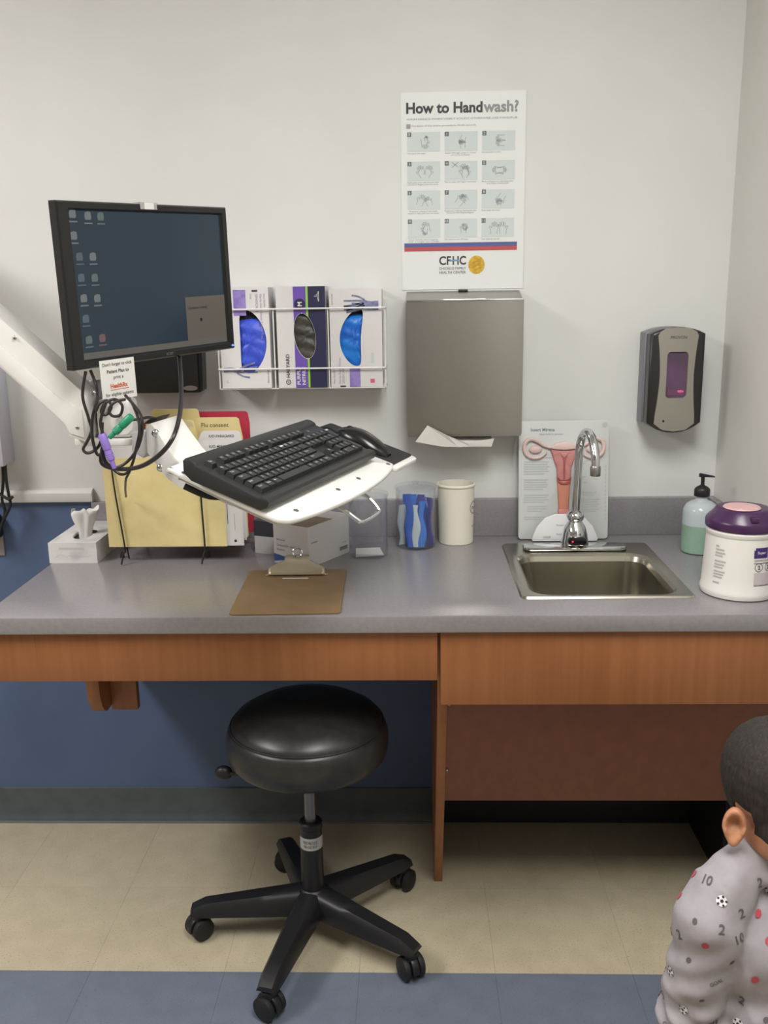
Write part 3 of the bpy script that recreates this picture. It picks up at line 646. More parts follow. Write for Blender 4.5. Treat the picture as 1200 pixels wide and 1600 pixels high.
def glove_box(label, xc, wd, z0, ht, dp_, hole, side_m=None):
    g = thing('glove_box', label, 'box', (xc, -0.004, z0), group='glove boxes in the wire rack')
    b = MB(); h = wd / 2; yf_ = -dp_
    b.poly([(-h, 0, 0), (h, 0, 0), (h, 0, ht), (-h, 0, ht)]); b.poly([(-h, yf_, 0), (h, yf_, 0), (h, 0, 0), (-h, 0, 0)][::-1]); b.poly([(-h, yf_, ht), (h, yf_, ht), (h, 0, ht), (-h, 0, ht)])
    b.poly([(-h, yf_, 0), (-h, 0, 0), (-h, 0, ht), (-h, yf_, ht)]); b.poly([(h, yf_, 0), (h, 0, 0), (h, 0, ht), (h, yf_, ht)][::-1])
    # front with a hole
    cx = sum(p[0] for p in hole) / len(hole); cz = sum(p[1] for p in hole) / len(hole); n = len(hole)
    def hit(p):
        dx, dz = p[0] - cx, p[1] - cz; t = 1e9
        if dx > 1e-9: t = min(t, (h - cx) / dx)
        if dx < -1e-9: t = min(t, (-h - cx) / dx)
        if dz > 1e-9: t = min(t, (ht - cz) / dz)
        if dz < -1e-9: t = min(t, (-cz) / dz)
        return [cx + dx * t, cz + dz * t]
    E_ = [hit(p) for p in hole]
    for c_ in ((-h, 0), (h, 0), (h, ht), (-h, ht)):      # snap the nearest ray to each corner
        k = min(range(n), key=lambda i: (E_[i][0] - c_[0]) ** 2 + (E_[i][1] - c_[1]) ** 2); E_[k] = [c_[0], c_[1]]
    vs = [(p[0], yf_, p[1]) for p in E_] + [(p[0], yf_, p[1]) for p in hole] + [(p[0], yf_ + 0.004, p[1]) for p in hole]
    b.add(vs, [(i, (i + 1) % n, n + (i + 1) % n, n + i) for i in range(n)] + [(n + i, n + (i + 1) % n, 2 * n + (i + 1) % n, 2 * n + i) for i in range(n)])
    b.build('carton', [PAPERC], g, smooth=0, recalc=False)
    return g, yf_
def blob(g, name, hole, yf_, m, top_cut, depth=0.010, seed=1):
    cx = sum(p[0] for p in hole) / len(hole); cz = sum(p[1] for p in hole) / len(hole); rnd = random.Random(seed)
    b = MB(); K = 7; n = len(hole); vs = []
    zmax = max(p[1] for p in hole)
    for k in range(K + 1):
        f_ = 1 - k / K
        for p in hole:
            x = cx + (p[0] - cx) * f_ * 1.05; z = cz + (p[1] - cz) * f_ * 1.03
            wr = 0.0025 * math.sin(z * 220 + x * 60 + seed) + 0.0018 * math.sin(z * 420 - x * 170 + seed * 2)
            y = yf_ + 0.008 - depth * (1 - f_ ** 2) * 0.6 + wr
            if z > top_cut: y += (z - top_cut) * 1.6
            vs.append((x, max(y, yf_ + 0.0008), z))
    b.add(vs, [(k * n + i, k * n + (i + 1) % n, (k + 1) * n + (i + 1) % n, (k + 1) * n + i) for k in range(K) for i in range(n)])
    return b.build(name, m, g, smooth=70)
def kidney(cx, cz, hx, hz, bend, n=40, lean=0.0):
    out = []
    for i in range(n):
        t = 2 * math.pi * i / n; x = hx * math.copysign(abs(math.cos(t)) ** 0.85, math.cos(t)); z = hz * math.sin(t)
        out.append((cx + x + bend * ((z / hz) ** 2 - 0.45) + lean * z / hz, cz + z))
    return out
LAV = mat('lavender_print', (150, 132, 196), 0.6, noise=(60, (128, 108, 182), 0.4, 0.65)); PUR = mat('purple_print', (108, 78, 172), 0.6); NAVY = mat('navy_print', (38, 38, 74), 0.5); LIME = mat('lime_print', (150, 208, 60), 0.6)
HANDP = mat('hand_print', (104, 108, 140), 0.6, noise=(90, (130, 134, 170), 0.4, 0.6)); TXTV = mat('violet_text', (150, 146, 176), 0.6); MAG = mat('magenta_print', (206, 96, 130), 0.6); INKD = mat('dark_print', (74, 74, 84), 0.6)
GB = mat('blue_nitrile', (66, 92, 214), 0.42, noise=(30, (52, 76, 196), 0.4, 0.65)); GC = mat('bright_blue_nitrile', (30, 122, 214), 0.38, noise=(30, (22, 96, 196), 0.4, 0.65)); GD = mat('grey_nitrile', (62, 60, 56), 0.45, noise=(20, (76, 72, 66), 0.4, 0.65))
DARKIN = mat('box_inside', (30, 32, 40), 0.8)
def hand_print(mb, o, sx, sz, flip):
    """open hand seen from the side with spread fingers, drawn in strokes; sx flips it"""
    F = [((0.0, 0.0), (0.022, 0.001), (0.040, -0.004)), ((0.036, 0.0), (0.056, 0.010), (0.080, 0.018)), ((0.040, -0.002), (0.060, 0.004), (0.086, 0.007)), ((0.040, -0.006), (0.062, -0.006), (0.086, -0.006)), ((0.034, -0.008), (0.050, -0.016), (0.066, -0.019))]
    for k, f in enumerate(F):
        stroke(mb, [(o[0] + sx * p[0], o[2] + sz * p[1]) for p in f], 0.011 if k == 0 else 0.0042, (0, o[1], 0), RX, UZ, 0, 4)
# left box
Z0 = 1.2755
gh = [(x, z) for x, z in kidney(0.013, 0.115, 0.033, 0.078, -0.017)]
g, yf_ = glove_box('white glove box with blue gloves half hidden behind the monitor', -0.4125, 0.125, Z0, 0.248, 0.092, gh)
blob(g, 'gloves', gh, yf_, GB, 0.165, 0.012, 3); MB().box(-0.06, 0.06, yf_ + 0.015, yf_ + 0.016, 0.01, 0.235).build('dark_inside', DARKIN, g, smooth=0)  # near-black sheet: shade of the box recess put into its colour
fo = (0, yf_ - 0.0005, 0)
p_ = MB(); rect(p_, fo, RX, UZ, -0.025, 0.006, 0.180, 0.2425, 1); hand_print(p_, (-0.058, fo[1], 0.046), 1, 1, False)
rect(p_, (0, yf_ - 0.0005, 0), RX, UZ, 0.022, 0.036, 0.237, 0.242, 3)
for k, (tx, tz, s_, h_) in enumerate(((0.050, 0.232, 'Non Sterile', 0.006), (0.041, 0.232, 'Nitrile Exam Gloves Powder Free', 0.007), (0.030, 0.232, 'SENSICARE', 0.008), (0.016, 0.232, 'Large', 0.007))):
    put_text(p_, s_, (tx, fo[1], tz - (0.0)), (0, 0, -1), RX, h=h_ * 0.8, bold=0.0, m=2)
put_text(p_, 'EXAM GLOVES', (0.053, fo[1], 0.045), (0, 0, -1), RX, w=0.032, m=3); put_text(p_, 'L', (-0.050, fo[1], 0.014), RX, UZ, h=0.006, m=2)
parts(p_, ['hand_picture', 'colour_block', 'lettering', 'small_lettering'], [HANDP, LAV, TXTV, INKD], g)
# middle box
gh = [(0.008 + 0.0265 * math.cos(2 * math.pi * i / 40) - 0.006 * math.sin(2 * math.pi * i / 40), 0.128 + 0.055 * math.sin(2 * math.pi * i / 40)) for i in range(40)]
g, yf_ = glove_box('glove box with white, purple and navy print between two white ones', -0.2705, 0.123, Z0, 0.2485, 0.092, gh)
blob(g, 'gloves', gh, yf_, GD, 0.3, 0.006, 5)
fo = (0, yf_ - 0.0005, 0); p_ = MB()
def cut_rect(x0, x1, m, n=90, m2=None):     # a vertical colour band with the oval opening left free
    for i in range(n):
        za, zb = 0.2485 * i / n, 0.2485 * (i + 1) / n; zm = (za + zb) / 2; t = (zm - 0.128) / 0.0558
        segs = [(x0, x1)]
        if abs(t) < 1:
            cx = 0.008 - 0.006 * t; w_ = 0.0272 * math.sqrt(1 - t * t); segs = [(x0, min(x1, cx - w_)), (max(x0, cx + w_), x1)]
        for a, b in segs:
            if b - a > 0.0004: rect(p_, fo, RX, UZ, a, b, za, zb, m2 if (m2 and zm > 0.128) else m)
cut_rect(-0.018, 0.0135, 0, 90, 5); cut_rect(0.0135, 0.0185, 1, 90, 6); cut_rect(0.0185, 0.0615, 2)
f2 = (0, yf_ - 0.001, 0)
disc(p_, (-0.002, 0.206), 0.0135, f2, RX, UZ, 2, 24); put_text(p_, 'M', (-0.002, yf_ - 0.0013, 0.206), (0, 0, 1), (-1, 0, 0), h=0.011, bold=0.03, m=3, center=True)
put_text(p_, 'HALYARD', (-0.0325, f2[1], 0.026), (0, 0, 1), (-1, 0, 0), w=0.058, h=0.0088, bold=0.02, m=4)
stroke(p_, [(-0.0365 + 0.0055 * math.cos(R(t)), 0.0145 + 0.0055 * math.sin(R(t))) for t in range(0, 360, 30)], 0.0018, f2, RX, UZ, 4, 2, True); put_text(p_, 'H', (-0.0365, f2[1], 0.0145), (0, 0, 1), (-1, 0, 0), h=0.005, bold=0.02, m=4, center=True)
put_text(p_, 'PURPLE', (-0.006, f2[1], 0.008), (0, 0, 1), (-1, 0, 0), w=0.044, h=0.0085, bold=0.02, m=3); put_text(p_, 'NITRILE', (0.007, f2[1], 0.008), (0, 0, 1), (-1, 0, 0), w=0.044, h=0.0085, bold=0.02, m=3)
put_text(p_, '100\nGLOVES', (0.040, f2[1], 0.226), RX, UZ, w=0.012, bold=0.01, m=3, center=True)
for i in range(3): rect(p_, f2, RX, UZ, 0.044 - 0.001 * i, 0.046 - 0.001 * i, 0.212 + 0.003 * i, 0.236 - 0.002 * i, 3)
parts(p_, ['purple_band', 'lime_line', 'navy_field', 'white_lettering', 'brand_lettering', 'purple_band', 'lime_line'], [PUR, LIME, NAVY, PAPER, INKD, PUR, LIME], g)
# right box
gh = kidney(-0.006, 0.122, 0.0265, 0.070, 0.019, lean=0.004)
g, yf_ = glove_box('white glove box with bright blue gloves at the right end of the wire rack', -0.1345, 0.130, Z0, 0.2395, 0.090, gh)
blob(g, 'gloves', gh, yf_, GC, 0.172, 0.012, 8); MB().box(-0.062, 0.062, yf_ + 0.015, yf_ + 0.016, 0.01, 0.23).build('dark_inside', DARKIN, g, smooth=0)  # same dark sheet, coloured as the shade inside the opening
fo = (0, yf_ - 0.0005, 0); p_ = MB(); rect(p_, fo, RX, UZ, -0.018, 0.009, 0.0, 0.049, 1); hand_print(p_, (0.057, fo[1], 0.206), -1, -1, True); hand_print(p_, (0.057, fo[1], 0.1945), -1, -0.6, True)
rect(p_, fo, RX, UZ, 0.034, 0.045, 0.010, 0.020, 4); rect(p_, fo, RX, UZ, -0.042, -0.028, 0.0, 0.004, 3)
for (tx, s_, h_) in ((-0.0545, 'Non Sterile', 0.005), (-0.040, 'Nitrile Exam Gloves', 0.0055), (-0.031, 'SENSICARE', 0.006)):
    put_text(p_, s_, (tx, fo[1], 0.009), (0, 0, 1), (-1, 0, 0), h=h_, m=2)
put_text(p_, 'EXAM GLOVES', (-0.0565, fo[1], 0.203), (0, 0, 1), (-1, 0, 0), w=0.026, m=3); rect(p_, fo, RX, UZ, 0.036, 0.044, 0.060, 0.085, 5)
parts(p_, ['hand_picture', 'colour_block', 'lettering', 'small_lettering', 'magenta_mark', 'pale_mark'], [HANDP, LAV, TXTV, INKD, MAG, mat('pale_green_print', (196, 206, 200), 0.6)], g)

# black wall unit behind the monitor
bx = thing('wall_box', 'small black box with a silver oval badge on the wall behind the monitor', 'box', (0, 0, 0))
MB().box(-0.735, -0.545, -0.055, -0.001, 1.262, 1.395, b=0.003).build('housing', BLACKP, bx, smooth=30)
MB().prism([(-0.5445, 1.262), (-0.536, 1.268), (-0.533, 1.385), (-0.5445, 1.395)], -0.05, -0.004, 'xz').build('end_cap', BLACKG, bx, smooth=0)
b_ = MB(); disc(b_, (-0.567, 1.274), 0.0185, (0, -0.0558, 0), RX, UZ, 0, 24, 0.0065); b_.build('badge', STEEL, bx, smooth=0)

# white wall box, leads and outlet at the far left
wbx = thing('wall_cabinet', 'pale grey wall-mounted box at the left edge of the photo', 'box', (0, 0, 0))
MB().box(-1.42, -1.068, -0.075, -0.001, 1.076, 1.34, b=0.004).build('housing', mat('lilac_white_plastic', (196, 194, 206), 0.45), wbx, smooth=30)
for i, pts in enumerate(([(4, 724), (5, 750), (3, 780), (8, 800), (2, 822)], [(8, 724), (10, 752), (14, 775), (16, 790), (6, 812), (-4, 840)], [(-3, 770), (6, 776), (14, 780), (20, 776)])):
    o = MB().tube(spline([at(p[0], p[1], -0.05 - 0.006 * i) for p in pts], 5), 0.0042, 8).build('power_lead', RUBBER)
    tag(o, ['black power lead hanging straight down from the pale wall box', 'black power lead curving past the chair rail to the outlet', 'short black lead lying along the end of the chair rail'][i], 'cable', 'leads below the wall box')
ol = thing('power_outlet', 'grey wall outlet with a black plug low at the left edge', 'outlet', (0, 0, 0))
MB().box(-1.20, -1.123, -0.006, -0.0005, 0.815, 0.93, b=0.002).build('plate', mat('outlet_plate', (150, 142, 146), 0.5), ol, smooth=30)
MB().box(-1.165, -1.118, -0.05, -0.0065, 0.872, 0.935, b=0.006).build('plug', RUBBER, ol, smooth=30)

# ================================================================== ON THE COUNTER, LEFT
# tissue box
tx = thing('tissue_box', 'flat white marbled tissue box at the left end of the counter', 'tissue box', (-0.839, -0.137, CT))
MARB = mat('marbled_carton', (222, 221, 218), 0.55, noise=((14, 14, 14), (196, 196, 194), 0.48, 0.62))
b_ = MB(); hx, hy, ht = 0.060, 0.1155, 0.052
n = 40; ho = [(0.026 * math.cos(2 * math.pi * i / n) + 0.002, -0.02 + 0.058 * math.sin(2 * math.pi * i / n)) for i in range(n)]
def hit2(p):
    dx, dy = p[0] - 0.002, p[1] + 0.02; t = 1e9
    if dx > 1e-9: t = min(t, (hx - 0.002) / dx)
    if dx < -1e-9: t = min(t, (-hx - 0.002) / dx)
    if dy > 1e-9: t = min(t, (hy + 0.02) / dy)
    if dy < -1e-9: t = min(t, (-hy + 0.02) / dy)
    return [0.002 + dx * t, -0.02 + dy * t]
E_ = [hit2(p) for p in ho]
for c_ in ((-hx, -hy), (hx, -hy), (hx, hy), (-hx, hy)):
    k = min(range(n), key=lambda i: (E_[i][0] - c_[0]) ** 2 + (E_[i][1] - c_[1]) ** 2); E_[k] = list(c_)
b_.add([(p[0], p[1], ht) for p in E_] + [(p[0], p[1], ht) for p in ho] + [(p[0], p[1], ht - 0.006) for p in ho], [(i, (i + 1) % n, n + (i + 1) % n, n + i) for i in range(n)] + [(n + i, n + (i + 1) % n, 2 * n + (i + 1) % n, 2 * n + i) for i in range(n)])
for q_ in ([(-hx, -hy), (hx, -hy)], [(hx, -hy), (hx, hy)], [(hx, hy), (-hx, hy)], [(-hx, hy), (-hx, -hy)]):
    b_.poly([(q_[0][0], q_[0][1], 0), (q_[1][0], q_[1][1], 0), (q_[1][0], q_[1][1], ht), (q_[0][0], q_[0][1], ht)])
b_.poly([(-hx, -hy, 0.001), (-hx, hy, 0.001), (hx, hy, 0.001), (hx, -hy, 0.001)])
b_.build('carton', MARB, tx, smooth=0)
MB().box(-0.05, 0.05, -0.1, 0.1, 0.03, 0.035).build('tissue_stack', PAPER, tx, smooth=0)
pr = MB(); rect(pr, (0, -hy - 0.0005, 0), RX, UZ, -0.034, 0.028, 0.036, 0.040, 0)
for k in range(3): stroke(pr, [(-0.045 + 0.03 * k, 0.014 + 0.004 * k), (-0.03 + 0.03 * k, 0.022 - 0.003 * k), (-0.012 + 0.03 * k, 0.012 + 0.004 * k)], 0.0008, (0, -hy - 0.0005, 0), RX, UZ, 0, 4)
pr.build('print', mat('faint_print', (200, 200, 198), 0.6), tx, smooth=0)
def tis(a, v):
    an = R(-200 + 320 * a); rad = (0.012 + 0.009 * v ** 0.7 - 0.003 * math.sin(v * math.pi * 1.6)) * (1 + 0.30 * math.sin(an * 2 + 0.6) * (0.4 + 0.6 * v) + 0.08 * math.sin(an * 5)) 
    top_ = 1 + 0.07 * math.sin(an * 3) - 0.04 * math.sin(an * 7 + 1)
    return (0.003 + rad * math.cos(an) * 1.15 + 0.004 * v, -0.028 + rad * math.sin(an), 0.036 + 0.080 * v * top_)
ob = MB().grid(tis, 36, 8).build('tissue', mat('tissue_paper', (230, 229, 224), 0.9), smooth=20)
ob.location = tx.location; tag(ob, 'crumpled white tissue pulled up out of the marbled box', 'tissue')
md = ob.modifiers.new('thickness', 'SOLIDIFY'); md.thickness = 0.0006

# wire file sorter and folders
ws = thing('file_sorter', 'black wire file sorter standing on the counter behind the keyboard', 'file sorter', (0, 0, 0))
WIRE = mat('black_wire', (22, 22, 24), 0.35); wr_ = 0.0021; FZ = 0.904
for sx_, xx in ((0, -0.705), (1, -0.507)):
    MB().tube(spline([(xx - 0.018 + 0.018 * sx_, -0.258, 1.105), (xx - 0.012 + 0.010 * sx_, -0.2605, 1.03), (xx, -0.2605, FZ + 0.002), (xx - 0.002, -0.268, FZ - 0.012), (xx - 0.006, -0.279, CT + 0.003)], 5), wr_, 8).build('front_leg', WIRE, ws)
    MB().tube([(xx, -0.262, FZ - 0.002), (xx, -0.09, FZ - 0.002)], wr_, 8).build('base_rail', WIRE, ws)
    MB().tube([(xx - 0.012, -0.2585, 1.104), (xx, -0.20, 1.11), (xx, -0.092, 1.12), (xx, -0.088, 1.0), (xx, -0.09, FZ), (xx, -0.085, CT + 0.003)], wr_, 8).build('side_rail', WIRE, ws)
    MB().tube([(xx + 0.002, -0.250, FZ - 0.004), (xx - 0.004, -0.222, CT + 0.003)], wr_, 8).build('rear_leg', WIRE, ws)
    MB().lathe([(0, 0), (0.006, 0), (0.0055, 0.006), (0.003, 0.016), (0.0, 0.016)], 12, M=Matrix.Translation((xx - 0.026 + 0.02 * sx_, -0.205, CT))).build('rubber_foot', RUBBER, ws)
MB().tube([(-0.705, -0.09, FZ - 0.002), (-0.507, -0.09, FZ - 0.002)], wr_, 8).build('cross_wire', WIRE, ws)
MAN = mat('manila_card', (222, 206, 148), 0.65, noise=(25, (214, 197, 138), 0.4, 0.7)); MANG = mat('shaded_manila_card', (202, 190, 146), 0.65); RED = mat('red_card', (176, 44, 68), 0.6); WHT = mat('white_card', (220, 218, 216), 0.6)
def folder(label, xa, xb, z0, z1, Y, tab, m, extra=None, th=0.0022):
    f = thing('file_folder', label, 'folder', (0, Y, 0), group='folders in the wire sorter')
    pts = [(xa, z0), (xb, z0), (xb, z1 - 0.008), (xb - 0.006, z1)]
    if tab:
        ta, tb, hh = tab
        pts = [(xa, z0), (xb, z0)]
        pts += ([(xb, z1)] if tb < xb - 0.015 else []) + [(min(tb + 0.008, xb), z1), (tb, z1 + hh - 0.004), (tb - 0.006, z1 + hh), (ta + 0.006, z1 + hh), (ta, z1 + hh - 0.004), (ta - 0.008, z1), (xa, z1)]
    else: pts += [(xa + 0.006, z1), (xa, z1 - 0.006)]
    MB().prism(pts, -th, 0, 'xz').build('sheet', m, f, smooth=0)
    if extra:
        for nm, fn, mm in extra:
            q_ = MB(); fn(q_, -th - 0.0005); q_.build(nm, mm, f, smooth=0)
    return f
def T(sx, x, z, w_, bold=0.0):
    return lambda q_, y: put_text(q_, sx, (x, y, z), RX, UZ, w=w_, bold=bold)
def Rr(x0, x1, z0, z1):
    return lambda q_, y: rect(q_, (0, y, 0), RX, UZ, x0, x1, z0, z1)
folder('plain front manila folder leaning in the wire sorter', -0.746, -0.4535, FZ + 0.001, 1.127, -0.2515, None, MAN)
folder('white printed sheets sticking out to the right of the front manila folder', -0.71, -0.4125, FZ + 0.001, 1.126, -0.2455, None, WHT,
       [('print_line', Rr(-0.4335, -0.4325, 0.945, 0.985), INKG), ('print_mark', lambda q_, y: (disc(q_, (-0.433, 0.917), 0.0035, (0, y, 0), RX, UZ, 0, 12), rect(q_, (0, y, 0), RX, UZ, -0.4505, -0.449, 0.96, 1.01)), INK)])
folder('loose white pages behind the printed sheets in the sorter', -0.72, -0.404, FZ + 0.02, 1.12, -0.2395, None, PAPERC)
folder('white-tabbed folder marked IUD-MIRENA in the wire sorter', -0.745, -0.425, FZ + 0.001, 1.150, -0.212, (-0.512, -0.428, 0.011), WHT, [('lettering', T('IUD-MIRENA', -0.492, 1.143, 0.052, 0.01), INK), ('label_or_glint_strip', Rr(-0.60, -0.545, 1.120, 1.142), MANG)])
folder('white-tabbed folder marked IUD-PARAGARD in the wire sorter', -0.745, -0.415, FZ + 0.001, 1.158, -0.192, (-0.515, -0.419, 0.024), WHT, [('lettering', T('IUD-PARAGARD', -0.496, 1.166, 0.062, 0.01), INK)])
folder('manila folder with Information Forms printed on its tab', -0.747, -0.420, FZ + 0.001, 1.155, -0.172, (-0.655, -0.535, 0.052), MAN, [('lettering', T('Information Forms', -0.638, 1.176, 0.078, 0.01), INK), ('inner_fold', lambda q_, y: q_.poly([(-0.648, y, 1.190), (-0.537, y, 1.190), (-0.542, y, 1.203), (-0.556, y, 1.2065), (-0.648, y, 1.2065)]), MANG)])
folder('manila folder with Flu consent handwritten on its tab', -0.745, -0.417, FZ + 0.001, 1.160, -0.152, (-0.535, -0.428, 0.050), MAN, [('lettering', T('Flu consent', -0.522, 1.186, 0.068), INK)])
folder('red folder at the back of the wire sorter', -0.742, -0.408, FZ + 0.001, 1.19, -0.112, (-0.555, -0.412, 0.030), RED)
folder('worn manila folder with a red corner mark in the sorter', -0.747, -0.425, FZ + 0.001, 1.168, -0.132, (-0.650, -0.532, 0.062), MAN, [('red_corner', lambda q_, y: q_.poly([(-0.700, y, 1.166), (-0.688, y, 1.152), (-0.676, y, 1.166)]), mat('brick_red_mark', (170, 70, 58), 0.6))])

# supply boxes
A, B, C_ = V((-0.323, -0.237, 0)), V((-0.247, -0.311, 0)), V((-0.159, -0.165, 0))
wdir = (C_ - B).normalized(); ang = math.atan2(wdir.y, wdir.x)
sbx = thing('supply_box', 'open white cardboard supply box under the keyboard tray', 'box', (B.x, B.y, CT), ang)
L_, W_, H_ = 0.170, 0.106, 0.100
b_ = MB()
b_.box(0, L_, 0, 0.0015, 0, H_); b_.box(0, L_, W_ - 0.0015, W_, 0, H_); b_.box(0, 0.0015, 0.0015, W_ - 0.0015, 0, H_); b_.box(L_ - 0.0015, L_, 0.0015, W_ - 0.0015, 0, H_); b_.box(0.0015, L_ - 0.0015, 0.0015, W_ - 0.0015, 0, 0.002)
b_.build('carton', PAPERC, sbx, smooth=0)
MB().box(0.012, L_ - 0.012, 0.012, W_ - 0.012, 0.002, 0.084).build('contents', mat('brown_wrap', (120, 104, 88), 0.8), sbx, smooth=0)
q_ = MB()
put_text(q_, 'McKesson', (-0.0005, W_ - 0.010, 0.058), (0, -1, 0), UZ, w=0.026, bold=0.01); put_text(q_, 'Disposable speculum', (-0.0005, W_ - 0.010, 0.042), (0, -1, 0), UZ, w=0.070); put_text(q_, 'Medium', (-0.0005, W_ - 0.010, 0.033), (0, -1, 0), UZ, w=0.024)
q_.build('lettering', mat('box_text', (140, 140, 146), 0.6), sbx, smooth=0)
q_ = MB(); q_.poly([(-0.0005, W_, 0.024), (-0.0005, W_ - 0.044, 0.018), (-0.0005, W_ - 0.030, 0.010), (-0.0005, W_, 0.004)]); q_.build('blue_print', mat('box_blue', (60, 92, 150), 0.6), sbx, smooth=0)
q_ = MB(); rect(q_, (0.012, -0.0005, 0), RX, UZ, 0, 0.024, 0.058, 0.060); 
for i in range(9): rect(q_, (0.128, -0.0005, 0), RX, UZ, i * 0.0038, i * 0.0038 + 0.0022, 0.012, 0.022)
put_text(q_, 'LOT 2017', (0.140, -0.0005, 0.030), RX, UZ, w=0.018)
q_.build('barcode', mat('box_dark_text', (110, 108, 112), 0.6), sbx, smooth=0)
s2 = thing('small_carton', 'small dark-topped carton behind the white supply box', 'box', (-0.36, -0.145, CT), R(-20))
MB().box(-0.03, 0.03, -0.035, 0.035, 0.0, 0.045).build('carton', PAPERC, s2, smooth=0)
MB().box(-0.031, 0.031, -0.036, 0.036, 0.0455, 0.085, b=0.001).build('lid', mat('charcoal_carton', (64, 64, 72), 0.6), s2, smooth=0)

# jars
ACR = clear_mat('clear_acrylic', (251, 252, 254), (230, 232, 236), 0.025, 0.04)
def jar(label, x, y, r, h):
    j = thing('clear_jar', label, 'jar', (x, y, CT), group='clear plastic jars')
    MB().lathe([(0.0, 0.0), (r - 0.003, 0.0), (r, 0.003), (r, h), (r - 0.0025, h), (r - 0.0025, 0.006), (0.0, 0.006)], 40).build('body', ACR, j)
    MB().lathe([(0.0, h + 0.0005), (r + 0.002, h + 0.0005), (r + 0.003, h + 0.003), (r + 0.002, h + 0.008), (r - 0.004, h + 0.010), (0.012, h + 0.011), (0.0, h + 0.011)], 40).build('lid', ACR, j)
    MB().lathe([(0.0, h + 0.011), (0.008, h + 0.011), (0.007, h + 0.013), (0.010, h + 0.016), (0.008, h + 0.019), (0.0, h + 0.020)], 20).build('knob', ACR, j)
    return j
jar('empty clear plastic jar beside the white supply box', -0.108, -0.196, 0.0485, 0.152)
jar('clear plastic jar full of blue packets', 0.0105, -0.110, 0.0515, 0.152)
ob = MB().prism([(-0.036, -0.020), (0.034, -0.028), (0.030, 0.012), (-0.030, 0.022)], 0.0, 0.0016, 'xy').build('paper_slip', PAPER, smooth=0)
ob.location = (-0.108, -0.196, CT + 0.0085); ob.rotation_euler = (R(14), R(-4), R(10)); tag(ob, 'folded white paper slip at the bottom of the empty jar', 'paper slip')
BP = [mat('packet_blue', (36, 96, 190), 0.35, noise=(40, (28, 78, 168), 0.4, 0.65)), mat('packet_sky', (52, 122, 208), 0.35), mat('packet_indigo', (62, 60, 140), 0.4), mat('packet_clear', (196, 208, 204), 0.4)]
DSC = ['pale packet', 'bright blue packet', 'sky blue packet', 'indigo packet']
PK = [(-0.036, -0.012, 20, 3, .105, 'pale clear packet at the left in the jar'), (-0.016, -0.040, 5, 0, .128, 'tall bright blue packet at the front left in the jar'), (0.000, -0.039, -8, 3, .110, 'pale packet between two blue ones in the jar'), (0.015, -0.039, -12, 1, .120, 'sky blue packet at the front right in the jar'),
      (0.035, -0.020, -40, 2, .125, 'indigo packet at the right in the jar'), (-0.020, -0.006, 10, 0, .132, 'deep blue packet in the middle of the jar'), (0.014, -0.004, -15, 2, .130, 'dark indigo packet in the middle of the jar'), (-0.006, 0.028, 0, 1, .124, 'sky blue packet at the back of the jar'), (0.022, 0.026, -20, 0, .118, 'bright blue packet at the back of the jar')]
for i, (dx, dy, rz, mi, hh, lb_) in enumerate(PK):
    def pk(a, v, i=i, hh=hh):
        wv = 0.0022 * math.sin(v * 9 + i * 1.7); wd = 0.0088 * (1 - 0.25 * math.sin(v * 6.3 + i))
        an = 2 * math.pi * a
        return (wd * math.cos(an) + wv, 0.0028 * math.sin(an) * math.sin(math.pi * min(0.97, max(0.03, v))) ** 0.4, hh * v)
    ob = MB().grid(pk, 12, 14).build('packet', BP[mi], smooth=60)
    ob.location = (0.0105 + dx, -0.110 + dy, CT + 0.0066); ob.rotation_euler = (0, 0, R(rz)); tag(ob, lb_, 'packet', 'packets in the clear jar')
# white cup
cp = thing('cup', 'tall cream-white foam cup with a round logo beside the jars', 'cup', (0.1165, -0.072, CT))
cup = MB().lathe([(0.0, 0.0), (0.0435, 0.0), (0.045, 0.002), (0.0475, 0.150), (0.050, 0.152), (0.0505, 0.155), (0.049, 0.158), (0.0455, 0.158), (0.0425, 0.006), (0.0, 0.006)], 48).build('shell', mat('cup_foam', (228, 224, 208), 0.6), cp)
q_ = MB()
stroke(q_, [(0.0 + 0.016 * math.cos(R(t)), 0.097 + 0.016 * math.sin(R(t))) for t in range(0, 360, 20)], 0.0018, (0, 0, 0), RX, UZ, 0, 2, True)
put_text(q_, 'Dart', (0.0, 0, 0.097), RX, UZ, w=0.020, bold=0.01, center=True); put_text(q_, '16J16', (0.0, 0, 0.047), RX, UZ, w=0.014, center=True)
for i, v in enumerate(q_.v):
    rr = 0.0453 + (v.z - 0.002) / 0.148 * 0.0025 + 0.0005; a = R(-22) + v.x / 0.047; q_.v[i] = V((rr * math.cos(a), rr * math.sin(a), v.z))
q_.build('logo', mat('cup_ink', (70, 72, 82), 0.6), cp, smooth=0)

